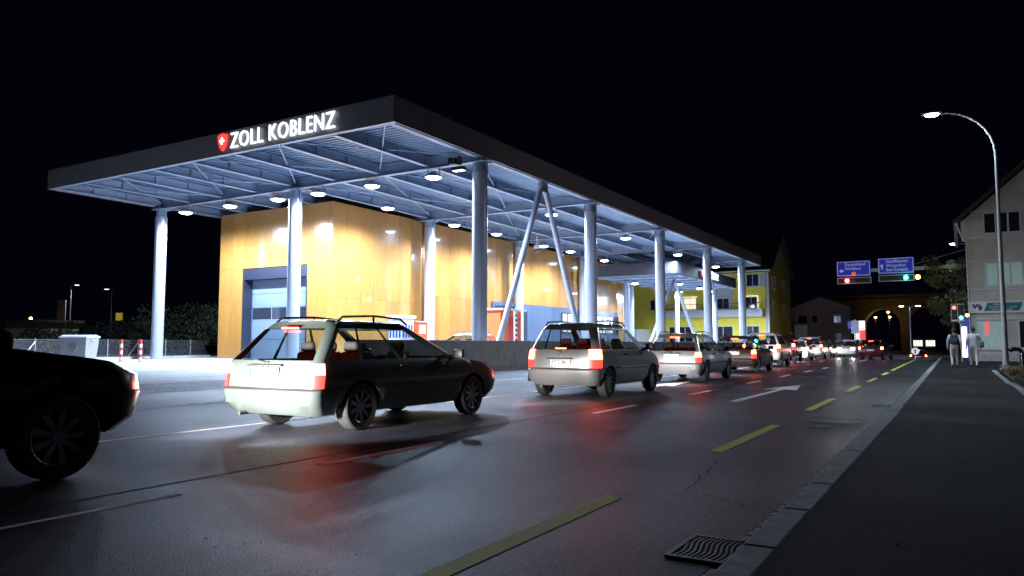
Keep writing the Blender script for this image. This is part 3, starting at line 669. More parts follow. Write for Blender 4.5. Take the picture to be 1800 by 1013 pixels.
def window_x(parent, y0, y1, z0, z1, x, pane='pane'):
    fr = MB().box(x-.03,x+.06,y0,y1,z0,z0+.08).box(x-.03,x+.06,y0,y1,z1-.08,z1)
    for yy in (y0,(y0+y1)/2-.04,y1-.08): fr.box(x-.03,x+.06,yy,yy+.08,z0+.08,z1-.08)
    o = fr.build('window','frame',parent)
    for a,b in ((y0+.08,(y0+y1)/2-.04),((y0+y1)/2+.04,y1-.08)): MB().box(x-.0,x+.02,a,b,z0+.08,z1-.08).build('pane',pane,o)
    MB().box(x-.02,x+.14,y0-.1,y1+.1,z0-.10,z0-.002).build('sill','frame',o)
yb = thing('yellow_house', 'yellow rendered three storey house with white balcony beyond the canopy', 'house', (0,0,0))
YX, YY0, YY1 = -21.7, 103.0, 118.0
MB().box(-44,YX,YY0,YY1,-1.5,11.4).prism([(YY0,11.4),(YY1,11.4),(110.5,16.2)],0,-44,YX).build('wall','yellow',yb)
MB().prism([(YY0-.9,10.95),(110.5,16.75),(YY1+.9,10.95),(YY1+.9,10.70),(110.5,16.45),(YY0-.9,10.70)],0,-44.5,YX+.6).build('roof','roof',yb)
MB().box(-44,YX+.45,YY0-1.0,YY0-.86,10.85,11.0).build('gutter','frame',yb)
MB().tube((YX-.35,YY0-.1,0),(YX-.35,YY0-.1,10.8),.07).build('downpipe','zinc',yb)
MB().box(YX-.28,YX+.03,YY0-.03,YY0+.28,-1,11.3).build('corner_quoin','frame',yb)
for a,b,c,d in ((-24.6,-22.9,8.9,10.6),(-33.3,-31.5,8.9,10.6),(-33.3,-31.5,5.95,7.6),(-24.8,-23.2,5.95,7.5),(-38.3,-36.7,5.95,7.5)):
    window_y(yb,a,b,c,d,YY0-.01,2,'dimlit' if (a==-33.3 and c<6) else 'pane')
MB().box(-22.8,-22.0,YY0-.07,YY0-.02,8.9,10.6).build('shutter','shutter',yb)
MB().box(-25.5,-24.68,YY0-.07,YY0-.02,8.9,10.6).build('shutter','shutter',yb)
MB().box(-29.9,-26.4,YY0-.12,YY0-.015,5.8,8.9).build('white_bay','frame',yb)
window_y(yb,-29.4,-26.9,5.95,7.4,YY0-.14,3)
bal = MB().box(-37,-22.3,YY0-1.3,YY0-.02,4.8,5.8).build('balcony','frame',yb)
for i in range(12): MB().tube((-36.9+i*1.32,YY0-1.25,5.8),(-36.9+i*1.32,YY0-1.25,6.6),.025,n=5).build('baluster','iron',bal)
MB().box(-37,-22.3,YY0-1.28,YY0-1.22,6.6,6.66).build('handrail','iron',bal)
for a,b in ((-35.5,-32.0),(-30.5,-26.5),(-25.5,-23.0)): window_y(yb,a,b,1.4,3.6,YY0-.01,3,'pane')
M['fairy'] = emis('fairy_light', (.9,.95,1), 6)
fx = MB()
for i in range(9): fx.cbox((-24.9+i*.22,YY0-.12,7.62),(.05,.05,.05)).cbox((-23.1,YY0-.12,7.5-i*.2),(.05,.05,.05)).cbox((-33.4+i*.24,YY0-.12,7.72),(.05,.05,.05))
fx.build('fairy_lights','fairy',yb,kind='stuff')
for a,b,c,d in ((109.4,111.4,12.3,14.0),(105.6,107.2,8.6,10.4),(112.6,114.2,8.6,10.4),(105.6,107.2,5.2,7.0),(112.6,114.2,5.2,7.0)): window_x(yb,a,b,c,d,YX+.01)
an = thing('white_annex', 'small white building with arched gable between the canopy columns', 'building', (-44,97,0))
MB().box(-5,6.0,0,5,-.1,3.2).prism([(2.0,3.2),(4.6,3.2),(4.6,4.0),(4.1,4.7),(3.3,4.95),(2.5,4.7),(2.0,4.0)],1,0,1).build('wall','white',an)
for x in (1.2,3.0,4.8): window_y(an,x-.5,x+.5,1.0,2.6,-.01,2)
ph = thing('pink_house', 'dull pink gabled house in the dark behind the queue', 'house', (0,0,0))
MB().box(-24.4,-15.2,133,143,-2,7.2).prism([(-24.4,7.2),(-15.2,7.2),(-19.8,9.0)],1,133,143).build('wall','pink',ph)
MB().prism([(-25.0,7.05),(-19.8,9.15),(-14.6,7.05),(-14.6,7.25),(-19.8,9.4),(-25.0,7.25)],1,132.5,143.5).build('roof','roof',ph)
for a,b,c,d in ((-23.4,-21.8,4.6,6.0),(-21.2,-20.2,4.6,6.0),(-17.8,-16.6,4.6,6.2),(-17.8,-16.6,1.4,3.0),(-20.0,-19.6,7.3,7.9)): window_y(ph,a,b,c,d,132.99,1)
MB().box(-18.1,-16.3,132.4,132.97,6.3,6.4).build('canopy_hood','roof',ph)
# shop building at the right
sb = thing('shop_building', 'grey cream three storey building with shop sign at the right edge', 'building', (0,0,0))
SY = 54.0
MB().box(.62,14,SY,66,-.1,9.0).prism([(.62,9.0),(14,9.0),(14,13.2),(7.3,14.9),(.9,9.25)],1,SY,66).build('wall','cream',sb)
MB().prism([(.0,8.55),(7.3,15.0),(14.6,8.6),(14.6,8.95),(7.3,15.35),(-.1,8.75)],1,SY-.7,66.5).build('roof','roof',sb)
MB().box(-.02,.13,SY-.7,66,8.45,8.62).build('gutter','zinc',sb)
MB().prism([(.32,7.6),(.62,7.45),(.62,8.95),(.30,8.75)],1,SY-.02,SY+.5).build('eave_box','frame',sb)
MB().path([(.10,SY-.3,8.5),(.30,SY-.15,7.9),(.55,SY-.12,7.5),(.57,SY-.12,.2)],.05,8).build('downpipe','zinc',sb,smooth=50)
for z in (7.62,4.42): MB().box(.64,14,SY-.07,SY,z,z+.12).build('string_course','frame',sb)
for z in (9.28,6.22): MB().box(.64,14,SY-.04,SY,z,z+.07).build('lintel_band','frame',sb)
for x in (1.45,6.2): 
    window_y(sb,x,x+1.98,7.85,9.22,SY-.01,3,f=.10); window_y(sb,x,x+1.98,4.65,6.15,SY-.01,3,'curtain' if x < 2 else 'pane',f=.10)
MB().box(.9,14,SY-.12,SY,2.62,2.78).build('shop_cornice','frame',sb)
sw = window_y(sb,.88,2.35,.88,2.58,SY-.01,1,'curtain')
M['redneon'] = emis('red_sticker', (1,.12,.12), .9)
for i in range(7): MB().box(1.32+.02*i*-.3,1.58-.02*i*.3,SY-.05,SY-.045,2.42-i*.13,2.50-i*.13).build('red_lettering','redneon',sw)
window_y(sb,3.0,6.0,.88,2.58,SY-.01,2)
MB().box(.64,14,SY-.03,SY,.0,.55).build('plinth','concrete',sb)
MB().box(.05,.6,SY+.4,SY+.5,.1,2.9).build('blue_side_panel',mat('blue_side', (.05,.07,.35), .5, emit=(.12,.16,.8), es=.15),sb)
sh = thing('shop_sign', 'white shop sign with blue and green logo and teal lettering panel', 'sign', (.55,SY-.12,3.03))
MB().cbox((1.5,0,.36),(3.0,.14,.72),bev=.02).build('board','white',sh)
M['navy'] = mat('navy_print', (.01,.015,.22), .4); M['teal'] = mat('teal_print', (.0,.17,.19), .4); M['dgreen'] = mat('green_print', (.01,.13,.10), .4)
def stroke(pts, mt): MB().prism(pts,1,-.078,-.072).build('logo_stroke',mt,sh)
stroke([(.14,.55),(.26,.55),(.34,.30),(.24,.28)],'navy'); stroke([(.24,.28),(.34,.30),(.46,.55),(.36,.55)],'navy')
stroke([(.38,.551),(.48,.551),(.62,.16),(.52,.16)],'dgreen'); stroke([(.55,.30),(.62,.18),(.60,.55),(.52,.55)],'navy'); stroke([(.63,.16),(.70,.42),(.62,.42),(.58,.30)],'navy')
MB().prism([(.75,.12),(2.55,.12),(2.75,.62),(.95,.62)],1,-.080,-.072).build('teal_panel','teal',sh)
for t_, x, z in (('HEINZ',1.25,.47),('WOLFTORN',1.05,.31),('& CO',2.08,.31),('VERZOLLUNGEN',1.15,.15)): text(t_,.15,'white',sh,(x,-.083,z),name='lettering',sx=.95)
# viaduct with arches
M['stone'] = mat('viaduct_stone', (.11,.09,.07), .9, noise=.3, nscale=1.5, bump=.5, bscale=6)
vd = thing('railway_viaduct', 'dark stone viaduct with round arches closing the street', 'viaduct', (0,165,0))
def bay(x0, wd, hole, zs, ztop, zbot):
    m = MB(); N = 16; cx_ = x0+wd/2; r = hole/2; D = 6
    arc = [(cx_ - r*math.cos(math.pi*i/N), zs + r*math.sin(math.pi*i/N)) for i in range(N+1)]
    for y in (0, D):
        for i in range(N):
            a, b = arc[i], arc[i+1]; m.add([(a[0],y,a[1]),(b[0],y,b[1]),(b[0],y,ztop),(a[0],y,ztop)],[(0,1,2,3)])
        m.add([(x0,y,zbot),(cx_-r,y,zbot),(cx_-r,y,ztop),(x0,y,ztop)],[(0,1,2,3)]); m.add([(cx_+r,y,zbot),(x0+wd,y,zbot),(x0+wd,y,ztop),(cx_+r,y,ztop)],[(0,1,2,3)])
    pts = [(cx_-r,zbot)] + arc + [(cx_+r,zbot)]
    for a,b in zip(pts[:-1],pts[1:]): m.add([(a[0],0,a[1]),(b[0],0,b[1]),(b[0],D,b[1]),(a[0],D,a[1])],[(0,1,2,3)])
    m.build('arch_bay','stone',vd)
    rg_ = MB()
    for i in range(N):
        a = math.pi*i/N+.01; b = math.pi*(i+1)/N-.01
        rg_.add([(cx_-q*math.cos(t),-.12,zs+q*math.sin(t)) for q,t in ((r,a),(r,b),(r+.5,b),(r+.5,a))]+[(cx_-q*math.cos(t),.0,zs+q*math.sin(t)) for q,t in ((r,a),(r,b),(r+.5,b),(r+.5,a))],[(0,1,2,3),(0,1,5,4),(1,2,6,5),(2,3,7,6),(3,0,4,7)])
    rg_.build('arch_ring','stone',vd)
for i in range(-7,7): bay(-17.3+8.1*i, 8.1, 6.6, 4.9, 9.8, -2.2)
MB().box(-75,40,-.3,.2,9.8,10.1).box(-75,40,0,.3,10.1,10.9).build('parapet','stone',vd)
for (x,y,z) in ((-14.9,172,6.6),(-11.7,160.5,7.2),(-11.6,162,6.3)):
    t = thing('sodium_lamp', f'warm orange street lamp glowing at the viaduct arch, {"left" if x < -14 else ("upper" if z > 7 else "lower")} one', 'street lamp', (x,y,0))
    MB().tube((0,0,-1.8),(0,0,z),.06).build('pole','iron',t); MB().lathe([(0,z+.22),(.2,z+.2),(.26,z),(0,z-.12)],14).build('lamp_globe',emis('sodium_lit',(1,.55,.15),22),t,smooth=60)
    l = bpy.data.lights.new('sodium_light','POINT'); l.energy = 70; l.color = (1,.55,.2); l.shadow_soft_size = .3; o = bpy.data.objects.new('sodium_light',l); C.objects.link(o); o.parent = t; o.location = (0,-.4,z-.3)
kb = thing('lit_pavilion', 'low dark pavilion with two lit windows seen under the viaduct arch', 'building', (-7.7,157,-1.8))
MB().box(0,3.9,.1,4,0,4.2).build('wall','stone',kb)
M['lit_win'] = emis('lit_window', (.95,.95,.85), 1.3)
for x in (.2,2.2): window_y(kb,x,x+1.6,2.5,3.7,.09,3,'lit_win')
# ================================================================== STREET FURNITURE
def curve_lamp(label, base, head, power, name='street_lamp', spotang=176, group=None):
    t = thing(name, label, 'street lamp', base, 0, group); bx,by,bz = base; hx,hy,hz = head[0]-bx, head[1]-by, head[2]-bz
    pts = [(0,0,0),(0,0,1.2)]; rr = [.11,.10]
    pts.append((0,0,hz-2.0)); rr.append(.06)
    for i in range(1,9):
        a = math.pi/2*i/8; pts.append((hx*.86*(1-math.cos(a)), hy*.86*(1-math.cos(a)), hz-2.0+2.0*math.sin(a))); rr.append(.06-.002*i)
    MB().path(pts,rr,12).build('pole','zinc',t,smooth=60)
    MB().lathe([(.22,0),(.22,.05),(.13,.09),(.11,.35)],16).build('pole_base','concrete',t)
    d = Vector((hx,hy,0)).normalized(); a = math.atan2(d.y,d.x)
    h_ = MB().cbox((0,0,.04),(.75,.26,.10),bev=.04).build('lamp_head','zinc',t,smooth=50); h_.location = (hx*.98,hy*.98,hz+.02); h_.rotation_euler = (0,0,a)
    g_ = MB().lathe([(0,-.07),(.16,-.06),(.22,0)],18).build('lamp_glass',emis('street_lamp_lit',(.85,.97,1),60),t,smooth=60); g_.location = (hx*.98,hy*.98,hz-.01); g_.scale = (1.25,.75,1)
    spot('street_light',(hx*.98,hy*.98,hz-.12),power,(.70,.86,1),spotang,.5,t,rad=.15)
    return t
curve_lamp('tall curved galvanised street lamp glowing white beside the sidewalk', (1.55,36.2,.12), (-.72,36.2,10.95), STREET_W)
curve_lamp('smaller lit street lamp on an arm behind the shop building', (2.0,69.6,0), (-.2,69.6,9.2), 350)
def plain_lamp(label, x, y, h, dx, sign=None):
    t = thing('lamp_post', label, 'street lamp', (x,y,0)); MB().tube((0,0,-.3),(0,0,h),.10,.06).tube((0,0,h),(dx,0,h+.12),.05,.04,8).build('pole','zinc',t)
    MB().cbox((dx*1.2,0,h+.12),(.9,.35,.14),bev=.04).build('lamp_head','zinc',t); MB().cbox((dx*1.2,0,h+.03),(.7,.28,.05)).build('lamp_glass',emis('far_lamp_lit',(.9,.95,1),4),t)
    l = spot('lamp_light',(dx*1.2,0,h-.05),1200,(.85,.93,1),150,.6,t,rad=.2)
    return t
plain_lamp('distant lamp post with grey direction board at the far left', -112.0, 60.9, 9.7, 1.2)
plain_lamp('distant lamp post with yellow board, right of the far left lamp', -106.8, 64.0, 9.2, -1.2)
k = thing('grey_direction_board', 'grey direction board on the far left lamp post', 'sign', (-113.6,60.5,0)); MB().box(-1.2,1.0,0,.08,4.4,7.6).build('board','shutter',k); MB().tube((.8,.15,-.3),(.8,.15,7.4),.06).build('post','zinc',k)
k = thing('yellow_direction_board', 'small yellow board beside the second distant lamp post', 'sign', (-106.0,64.4,0)); MB().box(-.4,1.3,0,.08,4.6,5.7).build('board',mat('yellow_board',(.7,.5,.03),.5,emit=(.7,.5,.03),es=.15),k); MB().tube((.1,.15,-.3),(.1,.15,5.6),.06).build('post','zinc',k)
lo = thing('low_depot', 'low pale depot building at the far left edge', 'building', (-120,52,0)); MB().box(-14,8.5,0,10,-.3,4.2).build('wall','cream',lo); MB().box(-14.5,9,-.5,10.5,4.2,4.6).build('roof','roof',lo)
for i,(x,y,z) in enumerate(((-118.5,51.2,4.9),(-112.0,55.5,4.7))):
    t = thing('warm_lamp', f'small warm lamp by the low depot, {"left" if i==0 else "right"} one', 'lamp', (x,y,0)); MB().tube((0,0,-.3),(0,0,z),.05).build('pole','iron',t); MB().lathe([(0,z+.25),(.2,z+.1),(.2,z-.1),(0,z-.2)],10).build('lamp_globe',emis('warm_lit',(1,.65,.25),14),t)
dl = thing('twin_arm_lamp', 'slim twin armed lamp post in front of the viaduct', 'street lamp', (-5.36,107.6,-1.5))
MB().tube((0,0,0),(0,0,7.4),.10,.07).build('pole','zinc',dl)
for s_ in (-1,1): MB().tube((0,0,7.35),(s_*.7,0,7.5),.04).cbox((s_*.95,0,7.52),(.6,.25,.10)).build('lamp_arm','zinc',dl); MB().cbox((s_*.95,0,7.45),(.5,.2,.03)).build('lamp_glass','lamp_glass',dl)
spot('twin_light',(0,0,7.3),1500,(.9,.95,1),150,.6,dl)
# sign gantry
ga = thing('sign_gantry', 'steel gantry arm carrying blue direction signs over the road', 'gantry', (0,68,0))
MB().box(-8.7,3.2,.12,.36,7.10,7.38).build('gantry_arm','zinc',ga); MB().tube((3.0,.24,-.1),(3.0,.24,8.0),.20,.15).build('mast','zinc',ga); MB().tube((-2.9,.24,7.6),(3.0,.24,9.2),.02,n=6).build('stay_cable','zinc',ga)
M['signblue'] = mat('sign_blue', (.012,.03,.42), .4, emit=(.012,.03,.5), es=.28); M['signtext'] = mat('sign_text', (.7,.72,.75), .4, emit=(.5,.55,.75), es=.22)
def board(label, x0, x1, z0, z1, lines, arrow_pts, tx):
    t = thing('direction_sign', label, 'sign', (0,67.9,0), 0, 'signs over the road')
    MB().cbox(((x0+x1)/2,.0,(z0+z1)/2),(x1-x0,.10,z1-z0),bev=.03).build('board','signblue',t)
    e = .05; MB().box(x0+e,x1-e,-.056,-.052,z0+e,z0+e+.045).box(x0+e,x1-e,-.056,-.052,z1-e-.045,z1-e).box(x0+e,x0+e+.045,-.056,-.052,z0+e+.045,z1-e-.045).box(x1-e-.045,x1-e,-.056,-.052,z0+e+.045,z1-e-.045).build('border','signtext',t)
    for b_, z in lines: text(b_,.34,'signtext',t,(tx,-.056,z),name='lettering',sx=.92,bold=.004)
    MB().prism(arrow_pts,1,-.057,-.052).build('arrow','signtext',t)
board('blue sign reading Deutschland Waldshut with left arrow', -8.70,-6.12,6.78,8.06,(('Deutschland',7.66),('Waldshut',7.32)),[(-8.52,7.25),(-8.32,7.42),(-8.32,7.31),(-8.16,7.31),(-8.16,7.19),(-8.32,7.19),(-8.32,7.08)],-8.08)
board('blue sign reading Schaffhausen Winterthur Bad Zurzach with up arrow', -5.57,-2.95,6.86,8.16,(('Schaffhausen',7.76),('Winterthur',7.42),('Bad Zurzach',7.08)),[(-5.28,7.70),(-5.42,7.48),(-5.33,7.48),(-5.33,7.24),(-5.23,7.24),(-5.23,7.48),(-5.14,7.48)],-4.98)
k = thing('customs_symbol', 'small round pale symbol at the foot of the left blue sign', 'sign', (-7.4,67.83,6.98)); MB().lathe([(0,-.02),(.17,-.02),(.17,.0),(0,.0)],20,axis=1).build('disc','amber_lens',k); MB().box(-.09,.09,-.026,-.021,-.025,.025).build('bar','plastic',k)
def hang_signal(label, x0, x1, lit, col, z0=6.16, z1=6.68):
    t = thing('signal_box', label, 'traffic light', (0,67.9,0), 0, 'signal boxes on the gantry')
    MB().box(x0+.05,x1-.05,-.02,.14,z0+.05,z1-.05).build('signal_case','plastic',t)
    MB().box(x0,x1,-.05,.0,z0,z0+.05).box(x0,x1,-.05,.0,z1-.05,z1).box(x0,x0+.05,-.05,0,z0+.05,z1-.05).box(x1-.05,x1,-.05,0,z0+.05,z1-.05).build('signal_frame','frame',t)
    for i in range(3):
        xx = x0+.75+i*.62 if x1-x0 > 1 else (x0+x1)/2
        MB().lathe([(0,-.06),(.12,-.05),(.16,-.03)],18,(xx,0,(z0+z1)/2),1).build('signal_lens',emis('signal_lit',col,30) if i == lit else 'plastic',t,smooth=50)
        if i == lit:
            l = bpy.data.lights.new('signal_glow','POINT'); l.energy = 14; l.color = col; l.shadow_soft_size = .12; o = bpy.data.objects.new('signal_glow',l); C.objects.link(o); o.parent = t; o.location = (xx,-.30,(z0+z1)/2)
hang_signal('horizontal signal box showing red under the left blue sign', -8.68,-6.10,0,(1,.06,.05)); hang_signal('horizontal signal box showing green under the right blue sign', -5.55,-2.97,2,(.03,.9,.75),6.24,6.76)
k = thing('amber_beacon', 'round amber lamp at the right end of the gantry signals', 'traffic light', (-2.72,67.85,6.50)); MB().lathe([(0,-.08),(.13,-.06),(.17,0)],18,axis=1).build('beacon_lens',emis('amber_lit',(1,.6,.05),25),k,smooth=50); MB().cbox((0,.06,0),(.4,.12,.4),bev=.04).build('beacon_case','plastic',k)
# kerbside traffic light
tl = thing('kerbside_traffic_light', 'twin headed traffic light with red, green and amber lamps by the corner', 'traffic light', (.08,51.5,.118))
MB().tube((0,0,0),(0,0,2.2),.06).path([(0,0,2.2),(-.15,0,2.35),(.12,0,2.40)],.04,8).build('post','zinc',tl)
for q,(x,col,li) in enumerate(((-.32,(1,.05,.03),2),(.02,(.05,.9,.65),0))):
    MB().cbox((x,0,2.88),(.30,.20,.98),bev=.03).build('signal_head','plastic',tl); MB().box(x-.17,x+.17,.02,.03,2.36,3.40).build('backing_board','frame',tl)
    for i in range(3): MB().lathe([(0,-.13),(.08,-.125),(.10,-.10)],16,(x,0,2.58+i*.30),1).build('signal_lens',emis('tl_lit',col,14) if i == li else 'plastic',tl,smooth=50)
    MB().box(x-.13,x+.13,-.11,-.10,2.38,2.46).build('arrow_plate','frame',tl)
MB().lathe([(0,-.13),(.08,-.125),(.10,-.10)],16,(.33,0,2.72),1).build('signal_lens',emis('tl_amber',(1,.6,.08),9),tl,smooth=50); MB().cbox((.33,0,2.72),(.22,.18,.22),bev=.03).build('amber_head','plastic',tl)
k = thing('lit_column_sign', 'glowing white blue light column between the two pedestrians', 'light column', (.22,50.2,.118)); MB().cbox((0,0,1.15),(.26,.16,1.75),bev=.04).build('light_panel',emis('column_lit',(.55,.68,1),3.5),k); MB().box(-.15,.15,-.1,.1,0,.27).build('base','plastic',k)
# price totem
k = thing('price_totem', 'lit fuel price totem with red and white rows far down the street', 'sign', (-12.2,110,-1.5))
MB().box(-.75,0,-.1,.1,4.7,5.7).build('blue_panel',emis('totem_blue',(.06,.08,.6),.6),k); MB().box(.02,1.35,-.1,.1,4.5,5.75).build('white_panel',emis('totem_white',(.95,.95,1),1.6),k); MB().box(.1,1.25,-.12,-.101,4.62,4.74).build('red_stripe','tail_red',k)
for i in range(4): MB().box(.05,.62,-.1,.1,4.15-i*.30,4.38-i*.30).build('price_label','sign_white',k); MB().box(.68,1.33,-.1,.1,4.15-i*.30,4.38-i*.30).build('price_digits','tail_red',k)
MB().box(.5,.8,.11,.2,0,5.6).build('post','zinc',k)
k = thing('round_road_sign', 'round blue sign on a short post at the crest', 'sign', (-3.3,72,-.2)); MB().tube((0,0,0),(0,0,.9),.03).build('post','zinc',k); MB().lathe([(0,-.03),(.30,-.03),(.30,0),(0,0)],20,(0,0,.75),1).build('disc','white',k); MB().prism([(-.06,.55),(.06,.55),(.06,.78),(.14,.78),(0,.95),(-.14,.78),(-.06,.78)],1,-.04,-.031).build('arrow','plate_blue',k)
k = thing('back_of_sign', 'grey rounded sign board seen from behind at the junction', 'sign', (-10.4,95,-1)); MB().tube((0,0,0),(0,0,5),.05).build('post','zinc',k); MB().cbox((0,-.06,4.1),(.8,.06,1.5),bev=.03).build('board','shutter',k)
k = thing('information_board', 'pale upright board standing in front of the pink house', 'sign', (-20.3,118,-1.0)); MB().tube((0,.1,0),(0,.1,3),.06).build('post','zinc',k); MB().box(-.9,.9,0,.08,3.0,5.0).build('board','shutter',k)
# vent pipe
k = thing('vent_pipe', 'short black bent vent pipe standing in the planting bed', 'pipe', (2.02,35.0,.05))
MB().path([(0,0,0),(0,0,.75)]+[(-.16*(1-math.cos(math.pi/2*i/5)),-.02*i/5,.75+.16*math.sin(math.pi/2*i/5)) for i in range(1,6)]+[(-.34,-.03,.89),(-.40,-.03,.82)],.085,14).build('pipe',mat('black_gloss',(.012,.012,.02),.15,coat=1),k,smooth=50)
# container, bollards, fence
k = thing('waste_container', 'galvanised four wheeled waste container with lid by the fence', 'container', (-37.5,20.9,.2), R(28))
m = MB(); b0 = [(-.60,-.45),(.60,-.45),(.60,.45),(-.60,.45)]; b1 = [(-.68,-.53),(.68,-.53),(.68,.53),(-.68,.53)]
m.add([(x,y,.22) for x,y in b0]+[(x,y,1.25) for x,y in b1],[(0,3,2,1),(0,1,5,4),(1,2,6,5),(2,3,7,6),(3,0,4,7)]); m.build('tub','zinc',k)
MB().cbox((0,0,1.29),(1.46,1.14,.07),bev=.03).prism([(-.50,1.32),(.50,1.32),(.3,1.40),(-.3,1.40)],0,-.68,.68).build('lid','white',k)
MB().lathe([(0,-.03),(.22,-.025),(.24,0)],20,(0,-.50,.80),1).build('emblem_plate','zinc',k)
for x in (-.5,.5):
    for y in (-.36,.36): MB().lathe([(0,-.03),(.10,-.03),(.10,.03),(0,.03)],14,(x,y,.10),0).build('castor','plastic',k); 
for s_ in (-1,1): MB().tube((s_*.74,-.2,1.12),(s_*.74,.2,1.12),.025,n=8).build('lifting_trunnion','zinc',k)
for i,(x,y) in enumerate(((-39.0,24.0),(-38.2,24.6))):
    t = thing('striped_bollard', f'red and white striped bollard left of the front column, {"left" if i==0 else "right"} of the pair', 'bollard', (x,y,.2), 0, 'striped bollards')
    MB().lathe([(.13,0),(.13,.05),(.0,.05)],16).build('foot','plastic',t)
    for j in range(6): MB().lathe([(.075,.05+j*.18),(.075,.23+j*.18),(0,.23+j*.18)],16).build('band','red' if j % 2 else 'white',t,smooth=40)
    MB().lathe([(.08,1.13),(.07,1.18),(0,1.2)],16).build('cap','red',t,smooth=40)
fe = thing('chain_link_fence', 'low chain link fence on a pale plinth at the left of the plaza', 'fence', (0,0,0))
A = Vector((-38.6,9,.2)); B = Vector((-47.3,35.8,.2)); dv = (B-A); Lf = dv.length; dn = dv.normalized()
fe.location = A; fe.rotation_euler = (0,0,math.atan2(dn.y,dn.x))
MB().box(0,Lf,-.12,.12,0,.16).build('plinth','concrete',fe)
i = 0; xx = .05
while xx < Lf:
    MB().tube((xx,0,.16),(xx,0,1.25),.03,n=8).build('post','zinc',fe)
    if i % 3 == 2: MB().tube((xx,0,1.1),(xx-.85,0,.16),.022,n=6).build('stay','zinc',fe)
    xx += 2.6; i += 1
for z in (.22,1.2): MB().tube((0,0,z),(Lf,0,z),.006,n=4).build('line_wire','zinc',fe)
m = MB(); p = .085; q = .98; xx = -q
def ribbon(m, a, b, r=.0035):
    m.add([(a[0]-r,a[1],a[2]),(a[0]+r,a[1],a[2]),(b[0]+r,b[1],b[2]),(b[0]-r,b[1],b[2]),(a[0],a[1]+2*r,a[2]),(b[0],b[1]+2*r,b[2])],[(0,1,2,3),(1,4,5,2),(4,0,3,5)])
while xx < Lf:
    for s_ in (0,1):
        x0,x1 = (xx,xx+q) if s_ == 0 else (xx+q,xx)
        t0 = 0; a=(x0,0,.22); b=(x1,0,1.2)
        if min(x0,x1) >= 0 and max(x0,x1) <= Lf: ribbon(m,a,b)
    xx += p*1.414
m.build('wire_mesh','zinc',fe,kind='stuff')
# drain grates and manhole
def grate(label, x0, x1, y0, y1):
    t = thing('drain_grate', label, 'drain', ((x0+x1)/2,(y0+y1)/2,.002)); hx,hy = (x1-x0)/2,(y1-y0)/2
    MB().box(-hx,hx,-hy,hy,-.06,.002).build('pit','black',t)
    MB().box(-hx,hx,-hy,-hy+.03,.0025,.012).box(-hx,hx,hy-.03,hy,.0025,.012).box(-hx,-hx+.025,-hy+.03,hy-.03,.0025,.012).box(hx-.025,hx,-hy+.03,hy-.03,.0025,.012).build('frame','iron',t)
    n = 12; st = (2*hx-.05)/n
    for i in range(n):
        c = -hx+.025+(i+.5)*st; m = MB(); N = 10; vs = []
        for j in range(N+1):
            u = j/N; yy = -hy+.031+(2*hy-.062)*u; off = .018*math.sin(u*2*math.pi)
            vs += [(c+off-st*.24,yy,.010),(c+off+st*.24,yy,.010),(c+off-st*.24,yy,.003),(c+off+st*.24,yy,.003)]
        m.add(vs,[f for j in range(N) for f in ((4*j,4*j+1,4*j+5,4*j+4),(4*j,4*j+4,4*j+6,4*j+2),(4*j+1,4*j+3,4*j+7,4*j+5))]); m.build('bar','iron',t)
grate('cast iron drain grate with wavy slots at the kerb in the foreground', -1.42,-1.03,3.98,4.50)
grate('second iron drain grate further along the kerb', -1.46,-1.06,15.4,15.95)
for i,(x,y,r) in enumerate(((-1.65,12.1,.36),(-1.72,11.2,.14))):
    t = thing('manhole_cover', 'large round manhole cover in the road' if i == 0 else 'small round valve cover in the road', 'manhole', (x,y,.004)); MB().lathe([(0,.003),(r*.82,.003),(r*.83,.0),(r*.88,.0),(r*.89,.003),(r,.003),(r,-.01)],36).build('cover','iron',t)
# ================================================================== PLANTS
M['leaf'] = mat('leaf_green', (.035,.055,.015), .6, noise=.5, nscale=3); M['leaf_y'] = mat('leaf_autumn', (.16,.15,.03), .6, noise=.4, nscale=3); M['bark'] = mat('bark', (.06,.045,.035), .9, bump=.6, bscale=20); M['hedge'] = mat('hedge_leaf', (.035,.05,.02), .7)
def leaves(m, rg, cen, rad, n, s0, s1, mats=1):
    for i in range(n):
        while True:
            p = Vector((rg.uniform(-1,1),rg.uniform(-1,1),rg.uniform(-1,1)))
            if p.length < 1: break
        p = p*(p.length**-.3 if p.length > .05 else 1); p = Vector((p.x*rad[0],p.y*rad[1],p.z*rad[2])) + Vector(cen)
        a = Vector((rg.gauss(0,1),rg.gauss(0,1),rg.gauss(0,1))).normalized(); b = a.orthogonal().normalized(); s_ = rg.uniform(s0,s1)
        m.add([p-a*s_, p+b*s_*.5, p+a*s_, p-b*s_*.5],[(0,1,2,3)],rg.randrange(mats))
def tree(label, x, y, z0, h, cr, n, seed, group=None):
    rg = random.Random(seed); t = thing('street_tree', label, 'tree', (x,y,z0), 0, group); m = MB(); m.path([(0,0,0),(.05,0,h*.3),(0,.05,h*.5),(.08,0,h*.8)],[.13,.10,.08,.03],8); lm = MB()
    for i in range(16):
        a = rg.uniform(0,6.28); zz = rg.uniform(h*.32,h*.9); r = cr*rg.uniform(.4,1)*(1-.4*abs(zz/h-.6)); e = (r*math.cos(a),r*math.sin(a),zz+rg.uniform(.2,.8)); m.tube((0,0,zz-.4),e,.035,.01,5)
        leaves(lm,rg,e,(.65,.65,.55),n//16,.05,.10,2)
    m.build('trunk','bark',t); lm.build('crown',['leaf','leaf_y'],t)
tree('small half bare tree with pale leaves left of the shop building', -.4,67,-.05,8.4,2.0,3400,5)
tree('dark leafy tree right behind the traffic light', .35,72,-.2,8.0,1.9,2200,9)
rg = random.Random(11)
